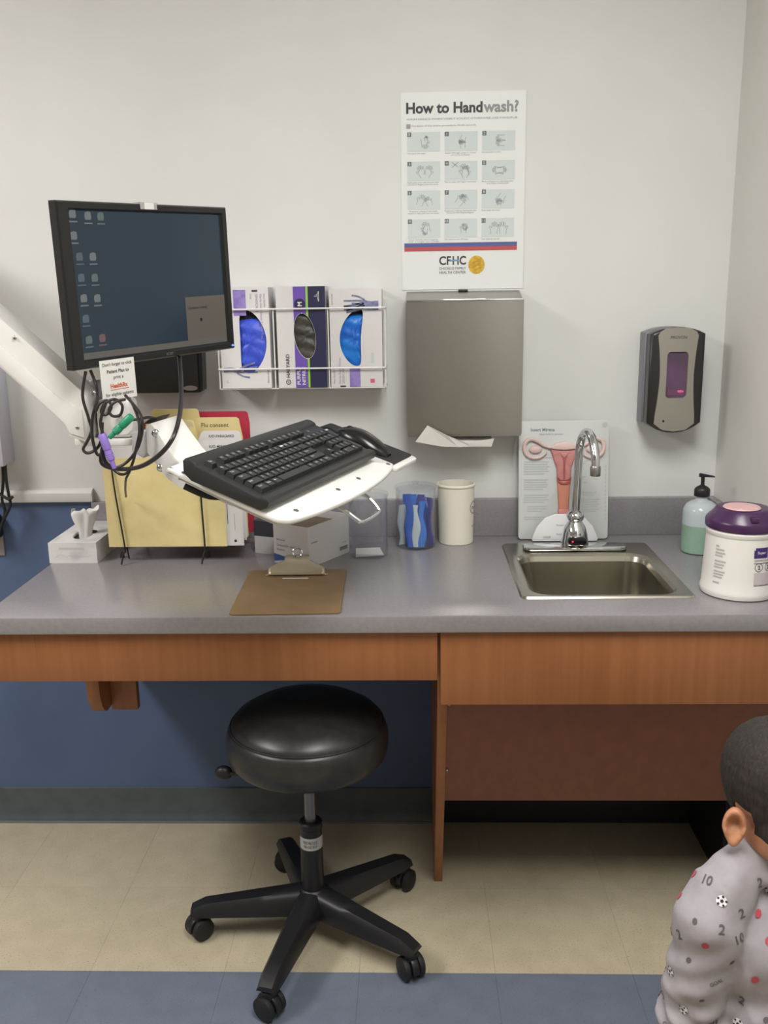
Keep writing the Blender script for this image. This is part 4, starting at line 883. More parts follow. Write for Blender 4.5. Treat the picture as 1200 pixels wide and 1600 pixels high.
# clipboard
cl = thing('clipboard', 'brown hardboard clipboard with a metal clip at the counter edge', 'clipboard', (-0.2665, -0.488, CT), R(1.5))
MB().prism(rrect(-0.115, 0.115, -0.157, 0.157, 0.012, 5), 0.0, 0.0032, 'xy', b=0.0006).build('board', mat('hardboard', (138, 112, 76), 0.5, noise=(16, (126, 101, 68), 0.35, 0.7)), cl, smooth=40)
CLM = mat('clip_metal', (196, 186, 164), 0.32, 0.85)
MB().prism([(-0.072, 0.108), (0.072, 0.108), (0.072, 0.116), (0.060, 0.122), (0.036, 0.128), (0.033, 0.150), (-0.033, 0.150), (-0.036, 0.128), (-0.060, 0.122), (-0.072, 0.116)], 0.0034, 0.0055, 'xy', b=0.0006).build('clip_base', CLM, cl, smooth=40)
def clipf(a, v):   # lever: a curved plate rising from the jaw to the thumb end
    wdt = 0.066 - 0.036 * min(1, max(0, (v - 0.25) / 0.35)); 
    z_ = 0.0058 + 0.034 * (v ** 0.8) + 0.004 * math.sin(v * math.pi)
    return ((a - 0.5) * 2 * wdt * (1 - 0.25 * max(0, v - 0.8) * 5 * abs(a - .5)), 0.104 + 0.052 * v, z_)
ob = MB().grid(clipf, 16, 12).build('clip_lever', CLM, cl, smooth=50); md = ob.modifiers.new('t', 'SOLIDIFY'); md.thickness = 0.0012
MB().tube([(-0.056, 0.112, 0.0085), (0.056, 0.112, 0.0085)], 0.003, 10).build('jaw', CHROME, cl)
MB().tube(spline([(0.011 * math.cos(R(t)), 0.150 + 0.003 * math.sin(R(t)), 0.047 + 0.010 * math.sin(R(t))) for t in range(0, 360, 45)], 4, True), 0.0022, 8, True).build('hang_ring', CHROME, cl)
MB().tube([(0, 0.148, 0.036), (0, 0.132, 0.026)], 0.0022, 8).build('rivet', CHROME, cl)
MB().box(-0.03, 0.03, 0.082, 0.0865, 0.0033, 0.0045, b=0.0004).build('label_or_glint_strip', PAPER, cl, smooth=0)  # white strip painted in as the highlight below the clip's jaw

# ================================================================== MONITOR, ARM, KEYBOARD
def rot3(a, b, g):
    return Matrix.Rotation(R(g), 3, 'Z') @ Matrix.Rotation(R(b), 3, 'X') @ Matrix.Rotation(R(a), 3, 'Y')
RM = rot3(-2.2, 0.9, 59.4)
mo = thing('monitor', 'black widescreen computer monitor on the white arm, desktop showing', 'monitor', (-0.542, -0.444, 1.532), RM)
x0, x1, zz = -0.229, 0.2445, 0.1585
sx0, sx1, sz = -0.199, 0.2255, 0.1415
fr = MB()
def frame(x0, x1, z0, z1, X0, X1, Z0, Z1, ya, yb):
    """bezel: outer rectangle at depth ya.. , inner rectangle at yb"""
    o_ = [(x0, z0), (x1, z0), (x1, z1), (x0, z1)]; i_ = [(X0, Z0), (X1, Z0), (X1, Z1), (X0, Z1)]
    vs = [(p[0], ya + 0.004, p[1]) for p in o_] + [(p[0] + (0.003 if p[0] < 0 else -0.003), ya, p[1] + (0.003 if p[1] < 0 else -0.003)) for p in o_] + [(p[0] + (-0.004 if p[0] < 0 else 0.004), ya, p[1] + (-0.004 if p[1] < 0 else 0.004)) for p in i_] + [(p[0], yb, p[1]) for p in i_]
    fr.add(vs, [(k * 4 + i, k * 4 + (i + 1) % 4, (k + 1) * 4 + (i + 1) % 4, (k + 1) * 4 + i) for k in range(3) for i in range(4)])
    vs = [(p[0], ya + 0.004, p[1]) for p in o_] + [(p[0], 0.018, p[1]) for p in o_]
    fr.add(vs, [(i + 4, (i + 1) % 4 + 4, (i + 1) % 4, i) for i in range(4)])
frame(x0, x1, -zz, zz, sx0, sx1, -sz, sz, -0.004, 0.003)
fr.poly([(x0, 0.018, -zz), (x0, 0.018, zz), (x1, 0.018, zz), (x1, 0.018, -zz)])
fr.build('bezel', mat('bezel_black', (30, 30, 30), 0.3), mo, smooth=20, recalc=True)
MB().prism([(x0 + 0.02, -zz + 0.02), (x1 - 0.02, -zz + 0.02), (x1 - 0.02, zz - 0.02), (x0 + 0.02, zz - 0.02)], 0.0182, 0.046, 'xz', b=0.012).build('back_shell', BLACKP, mo, smooth=30)
SCR = mat('screen', (6, 8, 10), 0.16, noise=(5, (6, 8, 10), 0.3, 0.7), emit=((46, 64, 78), 0.55))
scr = MB().poly([(sx0, 0.0028, -sz), (sx1, 0.0028, -sz), (sx1, 0.0028, sz), (sx0, 0.0028, sz)]).build('screen', SCR, mo, smooth=0)
def emi(n, c, e=0.6): return mat(n, (8, 8, 8), 0.25, emit=(c, e))
sy = 0.0022; so = (0, sy, 0)
q_ = MB(); rect(q_, so, RX, UZ, sx0 + 0.001, sx1 - 0.001, -sz + 0.001, -sz + 0.0135); q_.build('taskbar', emi('screen_taskbar', (104, 98, 92), 0.7), scr, smooth=0)
q_ = MB(); rect(q_, so, RX, UZ, 0.096, sx1 - 0.001, -sz + 0.0135, -0.034); q_.build('pop_up_window', emi('screen_window', (100, 92, 84), 0.75), scr, smooth=0)
q_ = MB(); put_text(q_, 'Updates ready', (0.103, sy - 0.0004, -0.062), RX, UZ, w=0.062, h=0.007, bold=0.02); disc(q_, (0.142, -0.085), 0.004, (0, sy - 0.0004, 0), RX, UZ); q_.build('window_text', emi('screen_dark_text', (36, 40, 46), 0.5), scr, smooth=0)
ICN = [emi('icon_pale', (136, 142, 144), 0.5), emi('icon_blue', (104, 118, 132), 0.5), emi('icon_red', (138, 108, 108), 0.5), emi('icon_green', (116, 132, 126), 0.5)]
for k, (px_, py_, w_, mi) in enumerate(((113, 334, 7, 0), (137, 337, 7, 0), (157, 338, 6, 3), (115, 368, 5, 0), (124, 401, 6, 1), (145, 401, 6, 0), (127, 434, 6, 1), (148, 434, 6, 3), (131, 466, 6, 0), (152, 466, 7, 0), (134, 498, 5, 1), (139, 531, 6, 3), (160, 528, 6, 2))):
    d = CF + CR * ((px_ - 600) / FPX) - CU * ((py_ - 800) / FPX); nn = RM @ V((0, 1, 0)); P0 = mo.location + nn * sy
    t_ = (P0 - CAM).dot(nn) / d.dot(nn); lo_ = RM.transposed() @ (CAM + d * t_ - P0)
    ic = MB(); s_ = 0.0085
    ic.add([(lo_.x + s_ * a * 1.1, sy, lo_.z + s_ * b) for a, b in ((-.8, -.9), (.7, -.9), (.9, -.3), (.8, .8), (.1, .95), (-.7, .7), (-.9, 0))], [(0, 1, 2, 3, 4, 5, 6)])
    rect(ic, (lo_.x, sy, lo_.z), RX, UZ, -0.010, 0.010, -0.0155, -0.0128)
    ic.build('desktop_icon', ICN[mi], scr, smooth=0)
q_ = MB(); put_text(q_, 'acer', (0.030, -0.0046, -0.150), RX, UZ, w=0.022, bold=0.01, center=True); q_.build('brand_lettering', mat('bezel_text', (120, 120, 122), 0.4, 0.5), mo, smooth=0)
MB().ball((0.236, -0.0042, -0.1505), (0.0040, 0.0016, 0.0022), 10, 8).build('power_light', mat('blue_led', (40, 80, 255), 0.3, emit=((60, 100, 255), 4.0)), mo)
MB().box(-0.065, 0.065, 0.047, 0.056, -0.06, 0.06, b=0.002).build('mount_plate', BLACKP, mo, smooth=30)
# label and tape on the top edge
tl = thing('label_tape', 'small white label taped on the top edge of the monitor', 'label', mo.location, RM)
MB().box(-0.020, 0.026, -0.0062, -0.0050, 0.1475, 0.1600).build('tape_front', clear_mat('clear_tape', (244, 244, 244), (220, 220, 220), 0.4, 0.2), tl, smooth=0)
MB().box(-0.010, 0.016, -0.0076, -0.0063, 0.1475, 0.1605).build('label', PAPER, tl, smooth=0)
MB().box(-0.024, 0.030, -0.0062, 0.012, 0.1603, 0.1612).build('tape_top', clear_mat('clear_tape', (244, 244, 244), (220, 220, 220), 0.4, 0.2), tl, smooth=0)
# paper sign on the bottom bezel
sg = thing('paper_sign', 'white paper reminder sign hanging from the lower monitor edge', 'sign', mo.location, RM)
MB().poly([(-0.168, -0.0056, -0.146), (-0.168, -0.0056, -0.228), (-0.076, -0.0056, -0.228), (-0.076, -0.0056, -0.146)]).prism([(-0.168, -0.228), (-0.076, -0.228), (-0.076, -0.146), (-0.168, -0.146)], -0.0054, -0.0048, 'xz').build('sheet', PAPER, sg, smooth=0)
for i, (sx_, z_, w_, bo, m_) in enumerate((("Don't forget to click", -0.156, 0.078, 0.0, INK), ('Patient Plan to', -0.1695, 0.058, 0.02, INK), ('print a', -0.183, 0.026, 0.0, INK), ('HealthRx', -0.199, 0.046, 0.05, mat('orange_ink', (206, 98, 56), 0.6)), ('for eligible patients', -0.217, 0.074, 0.0, INK))):
    q_ = MB(); put_text(q_, sx_, (-0.122, -0.0062, z_), RX, UZ, w=w_, bold=bo * 0.6 + 0.004, center=True); q_.build('lettering', m_, sg, smooth=0)
q_ = MB(); rect(q_, (0, -0.0062, 0), RX, UZ, -0.146, -0.097, -0.2075, -0.2063); q_.build('underline', mat('orange_ink', (206, 98, 56)), sg, smooth=0)

# the white support arm
ar = thing('articulated_mount', 'white articulated wall mount carrying the monitor and the keyboard tray', 'wall mount', (0, 0, 0))
ARM = mat('arm_white', (222, 221, 216), 0.38)
YB_ = -0.565
def xz(px_, py_, Y_=YB_): p = at(px_, py_, Y_); return (p.x, p.z)
t0, t1 = V(xz(0, 497)), V(xz(130, 613)); b0, b1 = V(xz(0, 573)), V(xz(100, 663))
bt = [tuple(t0 - (t1 - t0) * 1.9), tuple(t1), xz(134, 620), xz(137, 686), xz(134, 691), xz(108, 682), tuple(b1), tuple(b0 - (t1 - t0) * 1.9)]
MB().prism(bt, YB_, YB_ + 0.08, 'xz', b=0.003).build('upper_beam', ARM, ar, smooth=30)
s0, s1 = V(xz(0, 535)), V(xz(92, 621))
MB().prism([tuple(s0 - (t1 - t0) * 1.85), tuple(s1), xz(128, 640), xz(133, 684), xz(110, 677), xz(102, 661), tuple(b0 + (t1 - t0) * 0.0 + V((0.002, 0.004))), tuple(b0 - (t1 - t0) * 1.85 + V((0.002, 0.004)))], YB_ - 0.0035, YB_ - 0.0002, 'xz', b=0.001).build('cover_plate', ARM, ar, smooth=30)
for px_, py_ in ((23, 528), (121, 668)):
    p = at(px_, py_, YB_ - 0.004); MB().ball(p, (0.004, 0.002, 0.004), 10, 6).build('screw', STEEL, ar)
E0 = V((bt[0][0], YB_ + 0.04, (bt[0][1] + bt[-1][1]) / 2))
MB().lathe([(0, 0), (0.05, 0), (0.05, 0.14), (0, 0.14)], 28, M=Matrix.Translation((E0.x - 0.02, E0.y, E0.z - 0.07))).build('elbow', ARM, ar)
MB().prism([(E0.x - 0.06, E0.y), (E0.x + 0.02, E0.y), (-1.30, -0.02), (-1.38, -0.02)], E0.z - 0.035, E0.z + 0.035, 'xy', b=0.004).build('lower_beam', ARM, ar, smooth=30)
MB().box(-1.46, -1.24, -0.02, -0.0005, E0.z - 0.2, E0.z + 0.2, b=0.004).build('wall_plate', ARM, ar, smooth=30)
# joint under the monitor
JY = -0.50
def jx(px_, Y_=JY): return at(px_, 690, Y_).x
MB().lathe([(0, 1.238), (0.017, 1.238), (0.018, 1.242), (0.018, 1.330), (0.016, 1.335), (0, 1.335)], 24, M=Matrix.Translation((jx(150), JY + 0.02, 0))).build('post', mat('joint_grey', (150, 150, 150), 0.4, 0.4), ar)
zp = at(160, 690, JY - 0.045).z
MB().prism(rrect(jx(122), jx(216), JY - 0.045, JY + 0.06, 0.03, 6), zp - 0.010, zp + 0.004, 'xy', b=0.003).build('joint_plate', ARM, ar, smooth=40)
MB().box(jx(160), jx(214), JY - 0.030, JY + 0.03, zp + 0.0045, at(190, 622, JY).z, b=0.010).build('tilt_block', ARM, ar, smooth=40)
MB().lathe([(0, -0.006), (0.022, -0.006), (0.024, 0), (0, 0)], 24, M=Matrix.Translation(at(190, 662, JY - 0.031)) @ Matrix.Rotation(R(90), 4, 'X')).build('tilt_disc', ARM, ar)
for px_, py_, Y_ in ((149, 614, JY - 0.02), (187, 651, JY - 0.038)):
    p = at(px_, py_, Y_); MB().ball(p, 0.0060, 12, 8).build('bolt', CHROME, ar)
MB().tube([(jx(185), JY + 0.02, 1.30), (-0.625, -0.42, 1.40), (-0.612, -0.405, 1.50)], 0.018, 14).build('monitor_neck', ARM, ar)
MB().tube([(-0.606, -0.404, 1.50), (-0.594, -0.411, 1.50)], 0.028, 16).build('monitor_pivot', BLACKP, ar)
# link to the keyboard tray
def slantpoly(pts, Yf, depth, m, name, b=0.004):
    P = [at(x, y, Yf(x)) for x, y in pts]
    bm = bmesh.new(); A = [bm.verts.new(p) for p in P]; Bv = [bm.verts.new(p + V(depth)) for p in P]; n = len(P)
    fa = bm.faces.new(A); fb = bm.faces.new(Bv[::-1])
    for i in range(n): bm.faces.new((A[i], Bv[i], Bv[(i + 1) % n], A[(i + 1) % n]))
    bmesh.ops.recalc_face_normals(bm, faces=bm.faces)
    bmesh.ops.bevel(bm, geom=list(fa.edges) + list(fb.edges), offset=b, segments=2, profile=0.5, affect='EDGES')
    return MB().bm(bm).build(name, m, ar, smooth=35)
Yl = lambda x: -0.555 - 0.24 * (x - 222) / 100
slantpoly([(227, 666), (234, 662), (240, 667), (252, 686), (270, 712), (296, 742), (314, 764), (306, 774), (284, 765), (262, 750), (240, 722), (229, 708)], Yl, (0.050, 0.040, 0.012), ARM, 'tray_link')
slantpoly([(205, 676), (230, 672), (232, 708), (222, 716), (205, 706)], lambda x: -0.552, (0.016, 0.05, 0.0), mat('joint_light_grey', (186, 186, 184), 0.4), 'link_block')
for px_, py_ in ((243, 677), (251, 731)):
    p = at(px_, py_, Yl(px_) - 0.002); MB().ball(p, (0.0085, 0.006, 0.0085), 14, 8).build('bolt', CHROME, ar)
slantpoly([(222, 663), (232, 655), (244, 653), (236, 662)], lambda x: -0.53, (0.02, 0.045, 0.003), BLACKP, 'black_cap', 0.002)

# keyboard tray
RT = rot3(-1, 18, 70); PT = V((-0.2245, -0.7572, 1.1862))
tr = thing('keyboard_tray', 'white keyboard tray with a mouse platform and a chrome handle', 'tray', PT, RT)
WT = mat('tray_white', (232, 232, 228), 0.36)
op = spline([(x, y, 0) for x, y in ((-0.205, 0.118), (-0.2135, 0.05), (-0.221, -0.075), (-0.214, -0.103), (-0.185, -0.116), (-0.10, -0.1275), (0.03, -0.1335), (0.15, -0.1285), (0.235, -0.1165), (0.262, -0.108), (0.270, -0.095), (0.268, 0.0), (0.262, 0.112), (0.25, 0.125), (0.0, 0.130), (-0.19, 0.130))], 4, True)
MB().prism([(p.x, p.y) for p in op], -0.011, 0.0, 'xy', b=0.004, seg=3).build('platform', WT, tr, smooth=50)
MB().prism([(p.x * 0.93 + 0.002, p.y * 0.88) for p in op], -0.022, -0.0112, 'xy', b=0.002).build('lower_pan', mat('tray_pan', (196, 196, 192), 0.45), tr, smooth=40)
for lx, ly in ((-0.164, -0.1), (0.003, -0.1005), (0.10, -0.099), (0.252, -0.1), (-0.203, 0.098)):
    MB().lathe([(0, 0.0008), (0.0048, 0.0008), (0.0045, 0.0), (0, 0.0)], 14, M=Matrix.Translation((lx, ly, 0.0003))).build('screw', mat('screw_grey', (110, 110, 108), 0.4, 0.6), tr)
mp = MB().prism(rrect(0.262, 0.393, -0.118, 0.105, 0.012, 5), -0.016, -0.006, 'xy', b=0.003); mp.build('mouse_platform', WT, tr, smooth=40)
MB().prism(rrect(0.265, 0.388, -0.104, 0.100, 0.006, 4), -0.0058, -0.0030, 'xy').build('mouse_pad', mat('pad_black', (42, 42, 44), 0.75), tr, smooth=0)
MB().tube(spline([(-0.005, -0.092, -0.024), (-0.004, -0.125, -0.030), (0.002, -0.152, -0.040), (0.014, -0.160, -0.044), (0.085, -0.160, -0.044), (0.097, -0.154, -0.040), (0.102, -0.13, -0.030), (0.103, -0.095, -0.024)], 5), 0.0042, 10).build('handle', CHROME, tr)
MB().tube(spline([(-0.19, 0.10, -0.028), (-0.17, 0.06, -0.036), (-0.13, 0.03, -0.034), (-0.15, 0.0, -0.028)], 5), 0.006, 8).build('tied_cable', RUBBER, tr)
MB().box(-0.15, 0.02, 0.02, 0.10, -0.048, -0.0225, b=0.006).build('under_bracket', ARM, tr, smooth=40)

# keyboard
kb = thing('keyboard', 'black full-size computer keyboard on the white tray', 'keyboard', PT + RT @ V((0, 0.006, 0.0015)), RT)
KT = mat('keyboard_case', (38, 39, 40), 0.45); KC = mat('key_black', (34, 36, 36), 0.4)
kp = [(-0.083, 0.010), (-0.083, 0.020), (-0.079, 0.0235), (-0.068, 0.0235), (-0.062, 0.021), (0.060, 0.0285), (0.064, 0.0325), (0.074, 0.0345), (0.083, 0.033), (0.086, 0.028), (0.080, 0.008), (0.062, 0.0), (-0.070, 0.0)]
MB().prism(kp, -0.2275, 0.2275, 'yz', b=0.003).build('case', KT, kb, smooth=35)
keymesh = {}
def key(wu, hu=1):
    k = (wu, hu)
    if k not in keymesh:
        U = 0.01865; w_ = U * wu - 0.0012; h_ = U * hu - 0.0012; b = MB()
        vs = [(-w_ / 2, -h_ / 2, 0), (w_ / 2, -h_ / 2, 0), (w_ / 2, h_ / 2, 0), (-w_ / 2, h_ / 2, 0), (-w_ / 2 + .0024, -h_ / 2 + .0022, .0085), (w_ / 2 - .0024, -h_ / 2 + .0022, .0085), (w_ / 2 - .0024, h_ / 2 - .0016, .0085), (-w_ / 2 + .0024, h_ / 2 - .0016, .0085)]
        b.add(vs, [(4, 5, 6, 7), (0, 1, 5, 4), (1, 2, 6, 5), (2, 3, 7, 6), (3, 0, 4, 7)])
        o = b.build('key', KC, None, smooth=0); keymesh[k] = o.data; bpy.data.objects.remove(o)
    return keymesh[k]
U = 0.01865; KX0 = -0.2105
ROWS = [(0.0475, [(0, 1), (2, 1), (3, 1), (4, 1), (5, 1), (6.5, 1), (7.5, 1), (8.5, 1), (9.5, 1), (11, 1), (12, 1), (13, 1), (14, 1), (15.25, 1), (16.25, 1), (17.25, 1)], ['Esc'] + ['F%d' % i for i in range(1, 13)] + ['Pr', 'Sc', 'Pa']),
        (0.0235, [(i, 1) for i in range(13)] + [(13, 2)] + [(15.25, 1), (16.25, 1), (17.25, 1), (18.5, 1), (19.5, 1), (20.5, 1), (21.5, 1)], list('`1234567890-=') + ['Back', 'In', 'Ho', 'Pu', 'Nu', '/', '*', '-']),
        (0.0050, [(0, 1.5)] + [(1.5 + i, 1) for i in range(12)] + [(13.5, 1.5)] + [(15.25, 1), (16.25, 1), (17.25, 1), (18.5, 1), (19.5, 1), (20.5, 1)], ['Tab'] + list('QWERTYUIOP[]') + ['\\', 'De', 'En', 'Pd', '7', '8', '9']),
        (-0.0135, [(0, 1.75)] + [(1.75 + i, 1) for i in range(11)] + [(12.75, 2.25)] + [(18.5, 1), (19.5, 1), (20.5, 1)], ['Caps'] + list("ASDFGHJKL;'") + ['Enter', '4', '5', '6']),
        (-0.0320, [(0, 2.25)] + [(2.25 + i, 1) for i in range(10)] + [(12.25, 2.75), (16.25, 1), (18.5, 1), (19.5, 1), (20.5, 1)], ['Shift'] + list('ZXCVBNM,./') + ['Shift', '^', '1', '2', '3']),
        (-0.0505, [(0, 1.5), (1.5, 1.25), (2.75, 1.25), (4, 6), (10, 1.25), (11.25, 1.25), (12.5, 1), (13.5, 1.5), (15.25, 1), (16.25, 1), (17.25, 1), (18.5, 2), (20.5, 1)], ['Ctrl', 'Win', 'Alt', None, 'Alt', 'Win', 'M', 'Ctrl', '<', 'v', '>', '0', '.'])]
leg = MB()
for y, ks, names in ROWS:
    zb = 0.0205 + (y + 0.062) / 0.122 * 0.0075
    for (u0, wu), nm in zip(ks, names):
        o = bpy.data.objects.new('key', key(wu)); COL.objects.link(o); o.parent = kb; o.location = (KX0 + (u0 + wu / 2) * U, y, zb); o.rotation_euler = (R(3), 0, 0)
        if nm: put_text(leg, nm, (KX0 + u0 * U + 0.0042, y - 0.001, zb + 0.0094), (1, 0, 0), (0, 1, 0.05), h=0.0042)
for y, zc in ((0.0142, 0.0253), (-0.0412, 0.0215)):
    o = bpy.data.objects.new('key', key(1, 2)); COL.objects.link(o); o.parent = kb; o.location = (KX0 + 22 * U, y, zc); o.rotation_euler = (R(3), 0, 0)
lg = leg.build('key_legends', mat('legend_white', (200, 204, 204), 0.6), kb, smooth=0); lg['kind'] = 'stuff'
q_ = MB(); disc(q_, (0.165, 0.0), 0.004, (0, 0.0485, 0.0292), RX, (0, 1, 0.06), 0, 14); q_.build('badge', STEEL, kb, smooth=0)

# mouse
ms = thing('computer_mouse', 'black rounded computer mouse on the pad beside the keyboard', 'mouse', PT + RT @ V((0.312, -0.012, -0.0028)), RT)
def msf(a, v):
    an = math.pi * a; t = v; wd = 0.031 * (1 - (2 * t - 0.9) ** 4 * 0.35) * math.sin(math.pi * min(1, max(0, t * 0.9 + 0.05))) ** 0.35
    hgt = (0.010 + 0.024 * math.sin(math.pi * (1 - t) ** 0.75) ** 0.9 * (1 if t < .98 else .5))
    return (math.cos(an) * wd, -0.066 + 0.132 * t, math.sin(an) ** 0.75 * hgt * (1 if 0.001 < t < 0.999 else 0.55))
MB().grid(msf, 16, 20).build('shell', BLACKG, ms, smooth=60)
MB().lathe([(0, -0.004), (0.008, -0.004), (0.009, 0), (0.008, 0.004), (0, 0.004)], 16, M=Matrix.Translation((0, 0.036, 0.024)) @ Matrix.Rotation(R(90), 4, 'Y')).build('scroll_wheel', RUBBER, ms)
MB().tube(spline([(0, 0.064, 0.008), (-0.004, 0.085, 0.012), (-0.03, 0.10, 0.006), (-0.07, 0.095, 0.012)], 5), 0.0025, 8).build('cord', RUBBER, ms)

# cables hanging at the joint
CAB = mat('cable_black', (40, 36, 36), 0.38)
def cable(label, pts, r, dY=0.0):
    P = [at(p[0], p[1], (p[2] if len(p) > 2 else -0.60) + dY) for p in pts]
    o = MB().tube(spline(P, 6), r, 8).build('cable', CAB); return tag(o, label, 'cable', 'cables tangled at the joint')
cable('thick black cable swinging from the monitor down past the tray link', [(280, 556, -0.36), (283, 600, -0.50), (282, 640, -0.62), (272, 680, -0.71), (252, 708, -0.70), (222, 728, -0.66), (190, 733, -0.64), (168, 726, -0.63), (160, 708, -0.63), (163, 690, -0.63)], 0.0046)
cable('black cable making the leftmost loop beside the white beam', [(134, 580, -0.60), (129, 618, -0.60), (138, 652), (143, 672), (136, 690), (130, 702), (137, 708), (150, 702), (158, 688), (160, 660)], 0.0032)
cable('black cable running down behind the paper sign', [(141, 578, -0.57), (150, 602, -0.57), (152, 626), (145, 650), (144, 680), (149, 704), (155, 711), (163, 702), (168, 690)], 0.0032, -0.008)
cable('black cable forming the big right-hand loop under the sign', [(196, 618, -0.53), (210, 634, -0.57), (221, 652), (222, 676), (214, 702), (198, 722), (178, 732), (160, 726), (157, 712), (164, 698)], 0.0032, -0.016)
cable('black cable hanging lowest in the tangle', [(202, 622, -0.53), (214, 648, -0.58), (218, 672), (213, 700), (207, 724), (199, 738), (188, 741), (176, 732)], 0.0029, -0.022)
cable('small tight coil of black cable right under the sign', [(150, 642), (156, 630), (168, 626), (174, 636), (166, 648), (158, 644), (164, 630), (180, 624), (191, 634), (188, 648), (176, 650), (170, 640), (180, 628), (196, 624)], 0.0030, -0.012)
cable('black cable twisted through the middle of the tangle', [(166, 628), (160, 645), (157, 662), (161, 678), (165, 690)], 0.0032, -0.026)
cable('thin black cable dropping from the tangle towards the file sorter', [(206, 728, -0.62), (202, 738, -0.61), (197, 748, -0.58), (196, 758, -0.50), (196, 768, -0.36), (197, 776, -0.272)], 0.0026)
cable('thin black cable passing behind the tray link', [(205, 656, -0.58), (218, 655, -0.57), (232, 652, -0.55), (246, 655, -0.50)], 0.0030)
def plug(label, pts, colr, Y_):
    P = [at(x, y, Y_) for x, y in pts]; d = (P[1] - P[0]); L = d.length; q = d.to_track_quat('Z', 'Y').to_matrix()
    t = thing('plug', label, 'plug', P[0], q)
    m_ = mat(label.split()[0] + '_plug_plastic', colr, 0.4)
    MB().lathe([(0, 0), (0.0068, 0), (0.0082, 0.003), (0.0082, L * 0.42), (0.0072, L * 0.46), (0, L * 0.46)], 16).build('socket', m_, t)
    MB().lathe([(0, L * 0.47), (0.0072, L * 0.47), (0.0076, L * 0.55), (0.0076, L * 0.74), (0.0052, L * 0.78), (0.0042, L), (0, L)], 16).build('connector', m_, t)
    for k in range(3): MB().tube([(0.0077 * math.cos(R(a)), 0.0077 * math.sin(R(a)), L * (0.58 + 0.05 * k)) for a in range(0, 360, 30)], 0.0007, 5, True).build('grip_rib', m_, t)
plug('green computer plug hanging at the arm joint', [(206, 650), (171, 684)], (36, 140, 100), -0.645)
plug('purple computer plug hanging at the arm joint', [(159, 678), (179, 732)], (140, 114, 198), -0.650)

# ================================================================== STOOL
sc = thing('rolling_stool', 'black vinyl rolling stool under the countertop', 'stool', (-0.243, -0.492, 0))
SR = 0.186
prof = [(0.0, 0.462), (SR - 0.035, 0.462), (SR - 0.016, 0.468), (SR - 0.004, 0.482), (SR, 0.502), (SR - 0.001, 0.528), (SR - 0.006, 0.545), (SR - 0.0125, 0.5535)]
MB().lathe(prof, 56).build('seat_side', VINYL, sc, smooth=60)
MB().lathe([(SR - 0.0125, 0.5525), (SR - 0.0145, 0.5585), (SR - 0.022, 0.569), (SR - 0.05, 0.586), (SR - 0.10, 0.600), (0.0, 0.606)], 56).build('seat_top', VINYL, sc, smooth=60)
MB().tube([((SR - 0.0118) * math.cos(R(a)), (SR - 0.0118) * math.sin(R(a)), 0.5540) for a in range(0, 360, 6)], 0.0022, 6, True).build('piping', VINYL, sc)
MB().lathe([(0, 0.446), (0.075, 0.446), (0.08, 0.461), (0, 0.461)], 24).build('seat_plate', BLACKP, sc)
MB().tube([(-0.03, -0.03, 0.452), (-0.12, -0.06, 0.45), (-0.185, -0.05, 0.452)], 0.005, 8).build('lever', BLACKP, sc)
MB().ball((-0.188, -0.048, 0.451), (0.021, 0.014, 0.017), 16, 10).build('lever_knob', BLACKP, sc)
MB().lathe([(0, 0.262), (0.0135, 0.262), (0.0135, 0.446), (0, 0.446)], 20).build('piston', mat('piston_grey', (128, 128, 130), 0.3, 0.8), sc)
MB().lathe([(0, 0.10), (0.029, 0.10), (0.027, 0.13), (0.026, 0.285), (0.0275, 0.287), (0.0275, 0.300), (0.024, 0.303), (0.014, 0.303)], 24).build('column', BLACKP, sc)
lbm = MB(); lbm.lathe([(0.0266, 0.237), (0.0266, 0.268)], 24); lbm.f = lbm.f[:24]; lbm.m = lbm.m[:24]
lbl = lbm.build('column_label', mat('label_grey', (176, 176, 176), 0.6), sc, smooth=0)
q_ = MB(); put_text(q_, 'ADJUSTABLE STOOL\nMAX LOAD 300 LB', (0, 0, 0.2525), RX, UZ, w=0.036, h=0.018, center=True)
for i, v in enumerate(q_.v): q_.v[i] = V((0.0269 * math.sin(v.x / 0.0269), -0.0269 * math.cos(v.x / 0.0269), v.z))
q_.build('lettering', INK, lbl, smooth=0)
MB().lathe([(0, 0.066), (0.036, 0.066), (0.046, 0.074), (0.046, 0.108), (0.034, 0.122), (0.028, 0.128), (0, 0.128)], 28).build('hub', BLACKP, sc)
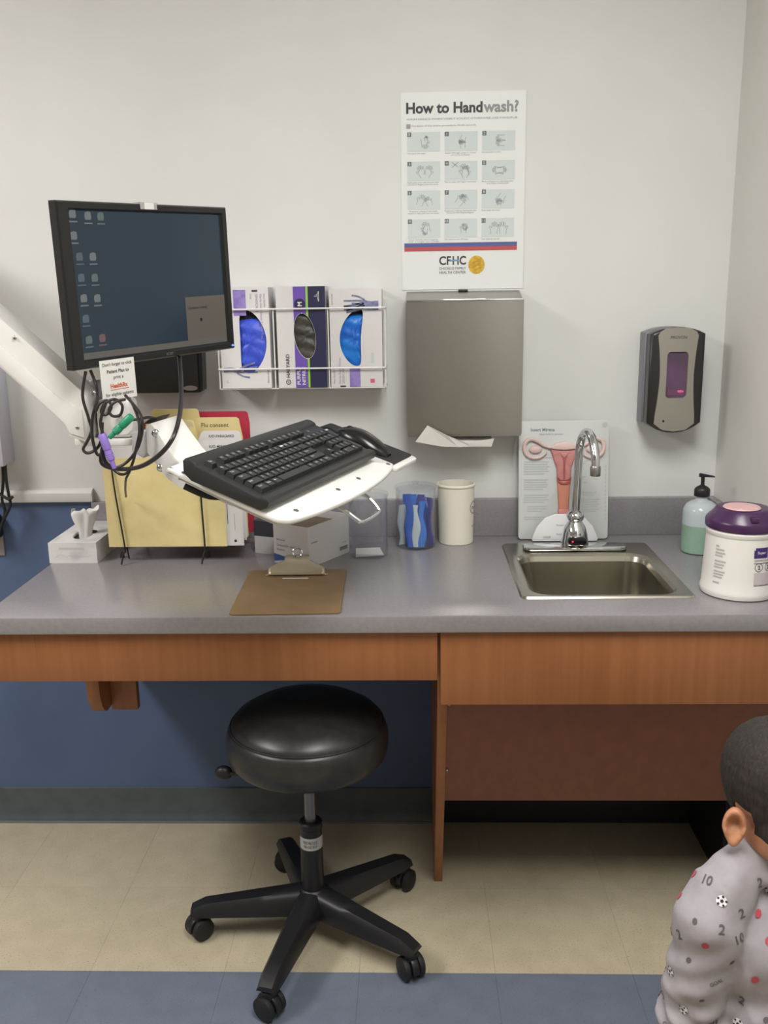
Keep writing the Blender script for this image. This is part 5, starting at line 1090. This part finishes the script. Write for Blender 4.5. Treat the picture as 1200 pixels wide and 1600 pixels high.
for k in range(5):
    a = R(183.5 + 72 * k); M_ = Matrix.Rotation(a, 4, 'Z')
    b = MB(); pr = []
    for t in range(9):
        f_ = t / 8; x = 0.03 + 0.262 * f_; w_ = 0.031 - 0.008 * f_; zt = 0.126 - 0.032 * f_ - (0.012 if t == 8 else 0); zb = 0.066 + 0.000 * f_
        pr.append((x, w_, zt, zb + (0.004 if t == 8 else 0)))
    vs = []
    for (x, w_, zt, zb) in pr: vs += [(x, -w_, zb), (x, -w_ * .96, zt - 0.012), (x, -w_ * .62, zt), (x, w_ * .62, zt), (x, w_ * .96, zt - 0.012), (x, w_, zb)]
    fs = [(i * 6 + j, i * 6 + (j + 1) % 6, (i + 1) * 6 + (j + 1) % 6, (i + 1) * 6 + j) for i in range(8) for j in range(6)] + [tuple(range(6))[::-1], tuple(48 + j for j in range(6))]
    b.add(vs, fs, M=M_); b.build('base_arm', BLACKP, sc, smooth=50, recalc=True)
    C0 = M_ @ V((0.276, 0, 0)); ca = a + R([40, 70, -30, 20, 60][k])
    MC = Matrix.Translation((C0.x, C0.y, 0)) @ Matrix.Rotation(ca, 4, 'Z')
    cs = MB(); cs.lathe([(0, 0.05), (0.017, 0.05), (0.017, 0.0665), (0, 0.0665)], 16, M=Matrix.Translation((C0.x, C0.y, 0)))
    hood = [(0.030 * math.cos(R(t)), 0.0285 + 0.030 * math.sin(R(t))) for t in range(-10, 200, 15)]
    cs.prism(hood, -0.008, 0.008, 'xz', b=0.002, M=MC)
    co = cs.build('caster', BLACKP, sc, smooth=40)
    for s in (-1, 1):
        MB().lathe([(0, -0.008), (0.022, -0.008), (0.0265, -0.005), (0.0275, 0.0), (0.0265, 0.006), (0.020, 0.010), (0, 0.011)], 24, M=MC @ Matrix.Translation((0.0, s * 0.0175, 0.0277)) @ Matrix.Rotation(R(-90 * s), 4, 'X')).build('wheel', RUBBER, co)

# ================================================================== CHILD
def blobs(items, voxel, smooth=6):
    """closed primitives fused into one continuous surface (voxel remesh), returned as a mesh"""
    mb = MB()
    for it in items:
        if it[0] == 'e': mb.ball(it[1], it[2], 24, 14, M=it[3] if len(it) > 3 else None)
        elif it[0] == 'c':     # tapered capsule chain: points and radii
            P, rr = it[1], it[2]
            for p, r_ in zip(P, rr): mb.ball(p, r_, 18, 12)
            for k in range(len(P) - 1): mb.tube([V(P[k]).lerp(V(P[k + 1]), t / 6) for t in range(7)], [rr[k] + (rr[k + 1] - rr[k]) * t / 6 for t in range(7)], 18)
        elif it[0] == 'm': mb.add(it[1].v, it[1].f)
    o = mb.build('tmp', [], None, smooth=0, recalc=True)
    md = o.modifiers.new('r', 'REMESH'); md.mode = 'VOXEL'; md.voxel_size = voxel
    if smooth: ms_ = o.modifiers.new('s', 'SMOOTH'); ms_.factor = 0.5; ms_.iterations = smooth
    me = bpy.data.meshes.new_from_object(o.evaluated_get(bpy.context.evaluated_depsgraph_get()))
    bpy.data.objects.remove(o)
    return me
def from_mesh(me, name, m, parent):
    me.name = name; me.materials.clear(); me.materials.append(m)
    for p in me.polygons: p.use_smooth = True
    o = bpy.data.objects.new(name, me); COL.objects.link(o); o.parent = parent
    return o

CH = thing('person', 'small child with short dark hair in a grey printed shirt at the lower right', 'person', (0.498, -1.318, 0), R(20))
def ear(s):
    """dish-shaped ear: s=-1 is the child's right"""
    e = MB(); nA, nS = 28, 8; Mx = Matrix.Translation((s * 0.0790, 0.008, 0.812)) @ Matrix.Rotation(R(s * 40), 4, 'Z') @ Matrix.Rotation(R(-8), 4, 'X')
    # local: u forward-back (x of dish), v up, h outward; built for normal -Y, then turned sideways
    def rad(a):
        u, v = math.cos(a), math.sin(a); return (0.0158 - 0.003 * (v < 0) * abs(v)) , 0.0275
    F, Bk = [], []
    for k in range(nS + 1):
        q = k / nS
        for i in range(nA):
            a = 2 * math.pi * i / nA; ru, rv = rad(a)
            lob = 1.0 - 0.18 * max(0.0, -math.sin(a))
            hgt = -0.0120 * (1 - (q / 0.6) ** 2) if q < 0.6 else 0.0055 * math.sin((q - 0.6) / 0.4 * math.pi)
            if math.sin(a) < -0.55: hgt *= 0.35
            F.append((s * ru * q * math.cos(a) * lob, -0.004 - hgt, rv * q * math.sin(a)))
            Bk.append((s * ru * q * math.cos(a) * lob * 0.96, 0.004 + 0.006 * (1 - q), rv * q * math.sin(a) * 0.97))
    e.add(F, [(k * nA + i, k * nA + (i + 1) % nA, (k + 1) * nA + (i + 1) % nA, (k + 1) * nA + i) for k in range(nS) for i in range(nA)], M=Mx)
    e.add(Bk, [(k * nA + i, (k + 1) * nA + i, (k + 1) * nA + (i + 1) % nA, k * nA + (i + 1) % nA) for k in range(nS) for i in range(nA)], M=Mx)
    n0 = len(F)
    e.f += [(nS * nA + i, n0 + nS * nA + i, n0 + nS * nA + (i + 1) % nA, nS * nA + (i + 1) % nA) for i in range(nA)]; e.m += [0] * nA
    return e
sk = [('e', (0, 0.014, 0.858), (0.0660, 0.088, 0.081)), ('e', (0, -0.026, 0.812), (0.058, 0.062, 0.058)), ('e', (0, -0.056, 0.778), (0.028, 0.026, 0.024)), ('e', (0, 0.0, 0.80), (0.058, 0.06, 0.05)),
      ('e', (-0.032, -0.056, 0.802), (0.026, 0.024, 0.026)), ('e', (0.032, -0.056, 0.802), (0.026, 0.024, 0.026)), ('e', (0, -0.091, 0.812), (0.0105, 0.011, 0.0095)), ('e', (0, -0.083, 0.828), (0.0075, 0.010, 0.018)),
      ('e', (-0.007, -0.088, 0.809), (0.006, 0.007, 0.006)), ('e', (0.007, -0.088, 0.809), (0.006, 0.007, 0.006)), ('e', (0, -0.0815, 0.7945), (0.0165, 0.0065, 0.004)), ('e', (0, -0.0805, 0.788), (0.0145, 0.0065, 0.0045)),
      ('e', (-0.028, -0.066, 0.855), (0.024, 0.014, 0.008)), ('e', (0.028, -0.066, 0.855), (0.024, 0.014, 0.008)),
      ('c', [(0, 0.014, 0.69), (0, 0.008, 0.79)], [0.042, 0.040]),
      ('e', (0, 0.0, 0.63), (0.098, 0.068, 0.085)), ('e', (0, -0.012, 0.52), (0.086, 0.074, 0.095)), ('e', (0, 0.0, 0.435), (0.088, 0.072, 0.062)), ('c', [(-0.1, 0.005, 0.67), (0.1, 0.005, 0.67)], [0.036, 0.036]),
      ('m', ear(-1)), ('m', ear(1))]
for s in (-1, 1):
    sk.append(('c', [(s * 0.045, 0, 0.42), (s * 0.050, -0.012, 0.235), (s * 0.050, 0.006, 0.055)], [0.052, 0.037, 0.027]))
    sk.append(('e', (s * 0.050, 0.008, 0.17), (0.034, 0.036, 0.06))); sk.append(('e', (s * 0.052, -0.030, 0.023), (0.029, 0.062, 0.022)))
    wr = V((s * 0.100, -0.105, 0.475)); el = V((s * 0.121, 0.012, 0.525))
    sk.append(('c', [(s * 0.114, 0.004, 0.665), tuple(el), tuple(wr)], [0.034, 0.027, 0.019]))
    d = (wr - el).normalized(); pc = wr + d * 0.026
    sk.append(('e', (0, 0, 0), (0.012, 0.028, 0.022), Matrix.Translation(pc) @ (-d).to_track_quat('-Y', 'Z').to_matrix().to_4x4()))
    up = V((0, 0, 1)); up = (up - d * up.dot(d)).normalized(); sd_ = d.cross(up)
    for fi, (off, L1) in enumerate(((0.0155, 0.030), (0.0052, 0.034), (-0.0052, 0.032), (-0.0150, 0.025))):
        b0 = pc + d * 0.018 + up * off; b1 = b0 + d * L1 * 0.5 + V((-s * 0.004, 0, 0)); b2 = b1 + d * L1 * 0.35 + V((-s * 0.010, 0, -0.003))
        sk.append(('c', [tuple(b0), tuple(b1), tuple(b2)], [0.0056, 0.0052, 0.0044]))
    th0 = pc - d * 0.008 + up * 0.016; sk.append(('c', [tuple(th0), tuple(th0 + up * 0.014 + d * 0.010), tuple(th0 + up * 0.018 + d * 0.026 + V((-s * 0.006, 0, 0)))], [0.0068, 0.0060, 0.0050]))
SKIN = mat('skin', (186, 132, 98), 0.5, noise=(30, (172, 116, 86), 0.4, 0.7), bump=(400, 0.05))
bme = blobs(sk, 0.0030, 2)
body = from_mesh(bme, 'body', SKIN, CH)
# hair: the scalp part of the head, lifted off the skin
def zline(x, y):
    if y < -0.052: return 0.905 - 0.012 * min(1, abs(x) / 0.05)
    if y < -0.036: return 0.895 - (y + 0.052) / 0.016 * 0.075
    if y < -0.004: return 0.808
    if y < 0.030: return 0.836
    if y < 0.042: return 0.842 - (y - 0.03) / 0.012 * 0.055
    return 0.778
hm = MB(); idx = {}
nrm = [v.normal.copy() for v in bme.vertices]; cos = [v.co.copy() for v in bme.vertices]
def hz(i):
    c = cos[i]; return (c.z - zline(c.x, c.y))
rnd = random.Random(4)
def in_ear(c): return abs(c.x) > 0.0690 and c.z < 0.842 and -0.03 < c.y < 0.045
for p in bme.polygons:
    if all(cos[i].z > 0.77 for i in p.vertices) and all(hz(i) > -0.006 and not in_ear(cos[i]) for i in p.vertices):
        f = []
        for i in p.vertices:
            if i not in idx:
                t = max(0.0, min(1.0, (hz(i) + 0.006) / 0.03)); c = cos[i]
                lift = -0.0008 + (0.0045 + 0.0025 * max(0, min(1, (c.z - 0.85) / 0.04))) * t ** 0.6 + rnd.uniform(-0.0005, 0.0005) * t
                idx[i] = len(hm.v); hm.v.append(c + nrm[i] * lift)
            f.append(idx[i])
        hm.f.append(tuple(f)); hm.m.append(0)
HAIR = mat('dark_hair', (30, 26, 24), 0.72, noise=((260, 260, 60), (48, 41, 36), 0.4, 0.7), bump=((500, 500, 90), 0.6, 0.002))
hm.build('hair', HAIR, CH, smooth=80)
for s in (-1, 1):
    ey = MB().ball((s * 0.0275, -0.0745, 0.838), (0.0125, 0.0095, 0.0068), 16, 10).build('eye', mat('eye_white', (226, 222, 216), 0.25), CH)
    MB().ball((s * 0.0265, -0.0812, 0.838), (0.0056, 0.0033, 0.0056), 14, 8).build('iris', mat('iris_brown', (38, 26, 20), 0.15), ey)
    bw = spline([(s * 0.014, -0.0805, 0.8565), (s * 0.027, -0.0815, 0.8605), (s * 0.043, -0.071, 0.856)], 5); MB().tube(bw, [0.0016 + 0.0016 * math.sin(math.pi * i / 10) for i in range(len(bw))], 8).build('eyebrow', HAIR, CH)
MB().tube(spline([(-0.016, -0.0835, 0.7925), (-0.006, -0.0885, 0.7912), (0.006, -0.0885, 0.7912), (0.016, -0.0835, 0.7925)], 4), 0.0022, 8).build('lips', mat('lip', (176, 98, 88), 0.45), CH)
# shirt
sh = [('e', (0, 0.0, 0.63), (0.112, 0.083, 0.098)), ('e', (0, -0.010, 0.52), (0.106, 0.092, 0.11)), ('e', (0, -0.002, 0.44), (0.108, 0.092, 0.070)), ('c', [(0, 0.0, 0.42), (0, 0, 0.40)], [0.10, 0.10])]
for s in (-1, 1):
    sh.append(('c', [(s * 0.030, 0.014, 0.756), (s * 0.074, 0.010, 0.736), (s * 0.110, 0.004, 0.684)], [0.031, 0.036, 0.048]))
    sh.append(('c', [(s * 0.108, 0.004, 0.675), (s * 0.120, 0.010, 0.59), (s * 0.122, 0.012, 0.528), (s * 0.112, -0.045, 0.498), (s * 0.104, -0.086, 0.482)], [0.047, 0.042, 0.043, 0.037, 0.031]))
sh += [('c', [(0.048 * math.cos(R(a)), 0.010 + 0.050 * math.sin(R(a)), 0.752 + 0.016 * math.sin(R(a))) for a in range(0, 361, 20)], [0.0125] * 19)]
sme = blobs(sh, 0.0048, 5)
snor = [v.normal.copy() for v in sme.vertices]
for v in sme.vertices:
    c = v.co.copy(); n_ = snor[v.index]; side = max(0.0, (abs(c.x) - 0.085) / 0.05); low = max(0, min(1, (0.70 - c.z) / 0.08))
    w_ = 0.0026 * math.sin(c.z * 150 + c.y * 55 + 2.0 * math.sin(c.x * 26)) * min(1, side) * low
    el = math.exp(-((c.z - 0.53) / 0.045) ** 2); w_ += 0.0045 * el * min(1, side) * math.sin(c.z * 210 - c.y * 90)
    w_ += 0.0016 * math.sin(c.x * 60 + c.z * 70 + c.y * 35) + 0.001 * math.sin(c.x * 130 - c.z * 90)
    # raised armhole seam
    sm = abs(c.x) - (0.088 + (c.z - 0.62) * 0.18)
    w_ += 0.0022 * math.exp(-(sm / 0.0035) ** 2) * (1 if 0.56 < c.z < 0.74 else 0)
    v.co = c + n_ * w_
SHIRT = mat('shirt_cotton', (158, 153, 158), 0.85, noise=(40, (148, 143, 147), 0.4, 0.7), bump=(700, 0.15))
shirt = from_mesh(sme, 'shirt', SHIRT, CH)
# open the neck of the shirt: the collar is a ring, so drop faces that would cap it
bm = bmesh.new(); bm.from_mesh(sme)
bmesh.ops.delete(bm, geom=[f for f in bm.faces if f.calc_center_median().z > 0.742 and (f.calc_center_median().x ** 2 + (f.calc_center_median().y - 0.010) ** 2) < 0.036 ** 2], context='FACES')
bm.to_mesh(sme); 
bvh = BVHTree.FromBMesh(bm); fc = [(f.calc_center_median().copy(), f.normal.copy()) for f in bm.faces]; bm.free()
# printed motifs laid on the cloth
mot = MB(); rnd = random.Random(12); chosen = []
rnd.shuffle(fc)
def lay(tmp, c, n, ang, m):
    up = V((0, 0, 1)); r0 = up.cross(n)
    r0 = r0.normalized() if r0.length > 0.1 else V((1, 0, 0)); u0 = n.cross(r0)
    r1 = r0 * math.cos(ang) + u0 * math.sin(ang); u1 = -r0 * math.sin(ang) + u0 * math.cos(ang)
    vs = []
    for v in tmp.v:
        p = c + r1 * v.x + u1 * v.y; h = bvh.find_nearest(p); vs.append(h[0] + h[1] * 0.0009 if h[0] else p)
    mot.add(vs, tmp.f, m)
def flat(fn):
    t = MB(); fn(t); return t
OO, XX, YY = (0, 0, 0), (1, 0, 0), (0, 1, 0)
for c, n in fc:
    if c.z > 0.745 or c.z < 0.36 or any((c - q).length < 0.030 for q in chosen): continue
    chosen.append(c); k = len(chosen) % 7; a = rnd.uniform(-0.6, 0.6)
    if k in (0, 3):
        lay(flat(lambda t: disc(t, (0, 0), 0.0072, OO, XX, YY, 0, 12)), c, n, a, 1)
        c2 = c + n * 0.0006
        for j in range(6):
            rr, an = (0, 0) if j == 0 else (0.0056, j * 1.2566)
            t = MB(); disc(t, (rr * math.cos(an), rr * math.sin(an)), 0.0024 if j == 0 else 0.0017, OO, XX, YY, 0, 5)
            n0 = len(mot.v); lay(t, c2, n, a, 0)
            for q in range(n0, len(mot.v)): mot.v[q] += n * 0.0006
    elif k in (1, 4): lay(flat(lambda t: put_text(t, '2' if k == 1 else '10', OO, XX, YY, h=0.013, bold=0.02, center=True)), c, n, a, 2)
    elif k == 2: lay(flat(lambda t: disc(t, (0, 0), 0.0048, OO, XX, YY, 0, 8, 0.0062)), c, n, a, 3)
    elif k == 5: lay(flat(lambda t: put_text(t, 'GOAL', OO, XX, YY, w=0.019, bold=0.02, center=True)), c, n, a, 2)
    else: lay(flat(lambda t: disc(t, (0, 0), 0.0034, OO, XX, YY, 0, 7, 0.0044)), c, n, a, 2)
mo_ = mot.build('shirt_print', [mat('print_black', (48, 44, 50), 0.8), mat('print_white', (224, 220, 222), 0.8), mat('print_grey', (92, 86, 92), 0.8), mat('print_red', (176, 72, 84), 0.8)], shirt, smooth=0); mo_['kind'] = 'stuff'
# trousers and shoes (below the frame)
tr_ = [('e', (0, 0, 0.42), (0.100, 0.083, 0.062))]
for s in (-1, 1): tr_.append(('c', [(s * 0.047, 0, 0.41), (s * 0.051, -0.012, 0.235), (s * 0.051, 0.006, 0.075)], [0.061, 0.049, 0.041]))
from_mesh(blobs(tr_, 0.006, 4), 'trousers', mat('denim', (58, 66, 88), 0.85, bump=(500, 0.2)), CH)
for s in (-1, 1):
    from_mesh(blobs([('e', (s * 0.052, -0.032, 0.032), (0.036, 0.073, 0.031)), ('c', [(s * 0.051, 0.012, 0.04), (s * 0.051, 0.012, 0.065)], [0.035, 0.034])], 0.005, 4), 'shoe', mat('shoe_grey', (70, 70, 76), 0.6), CH)
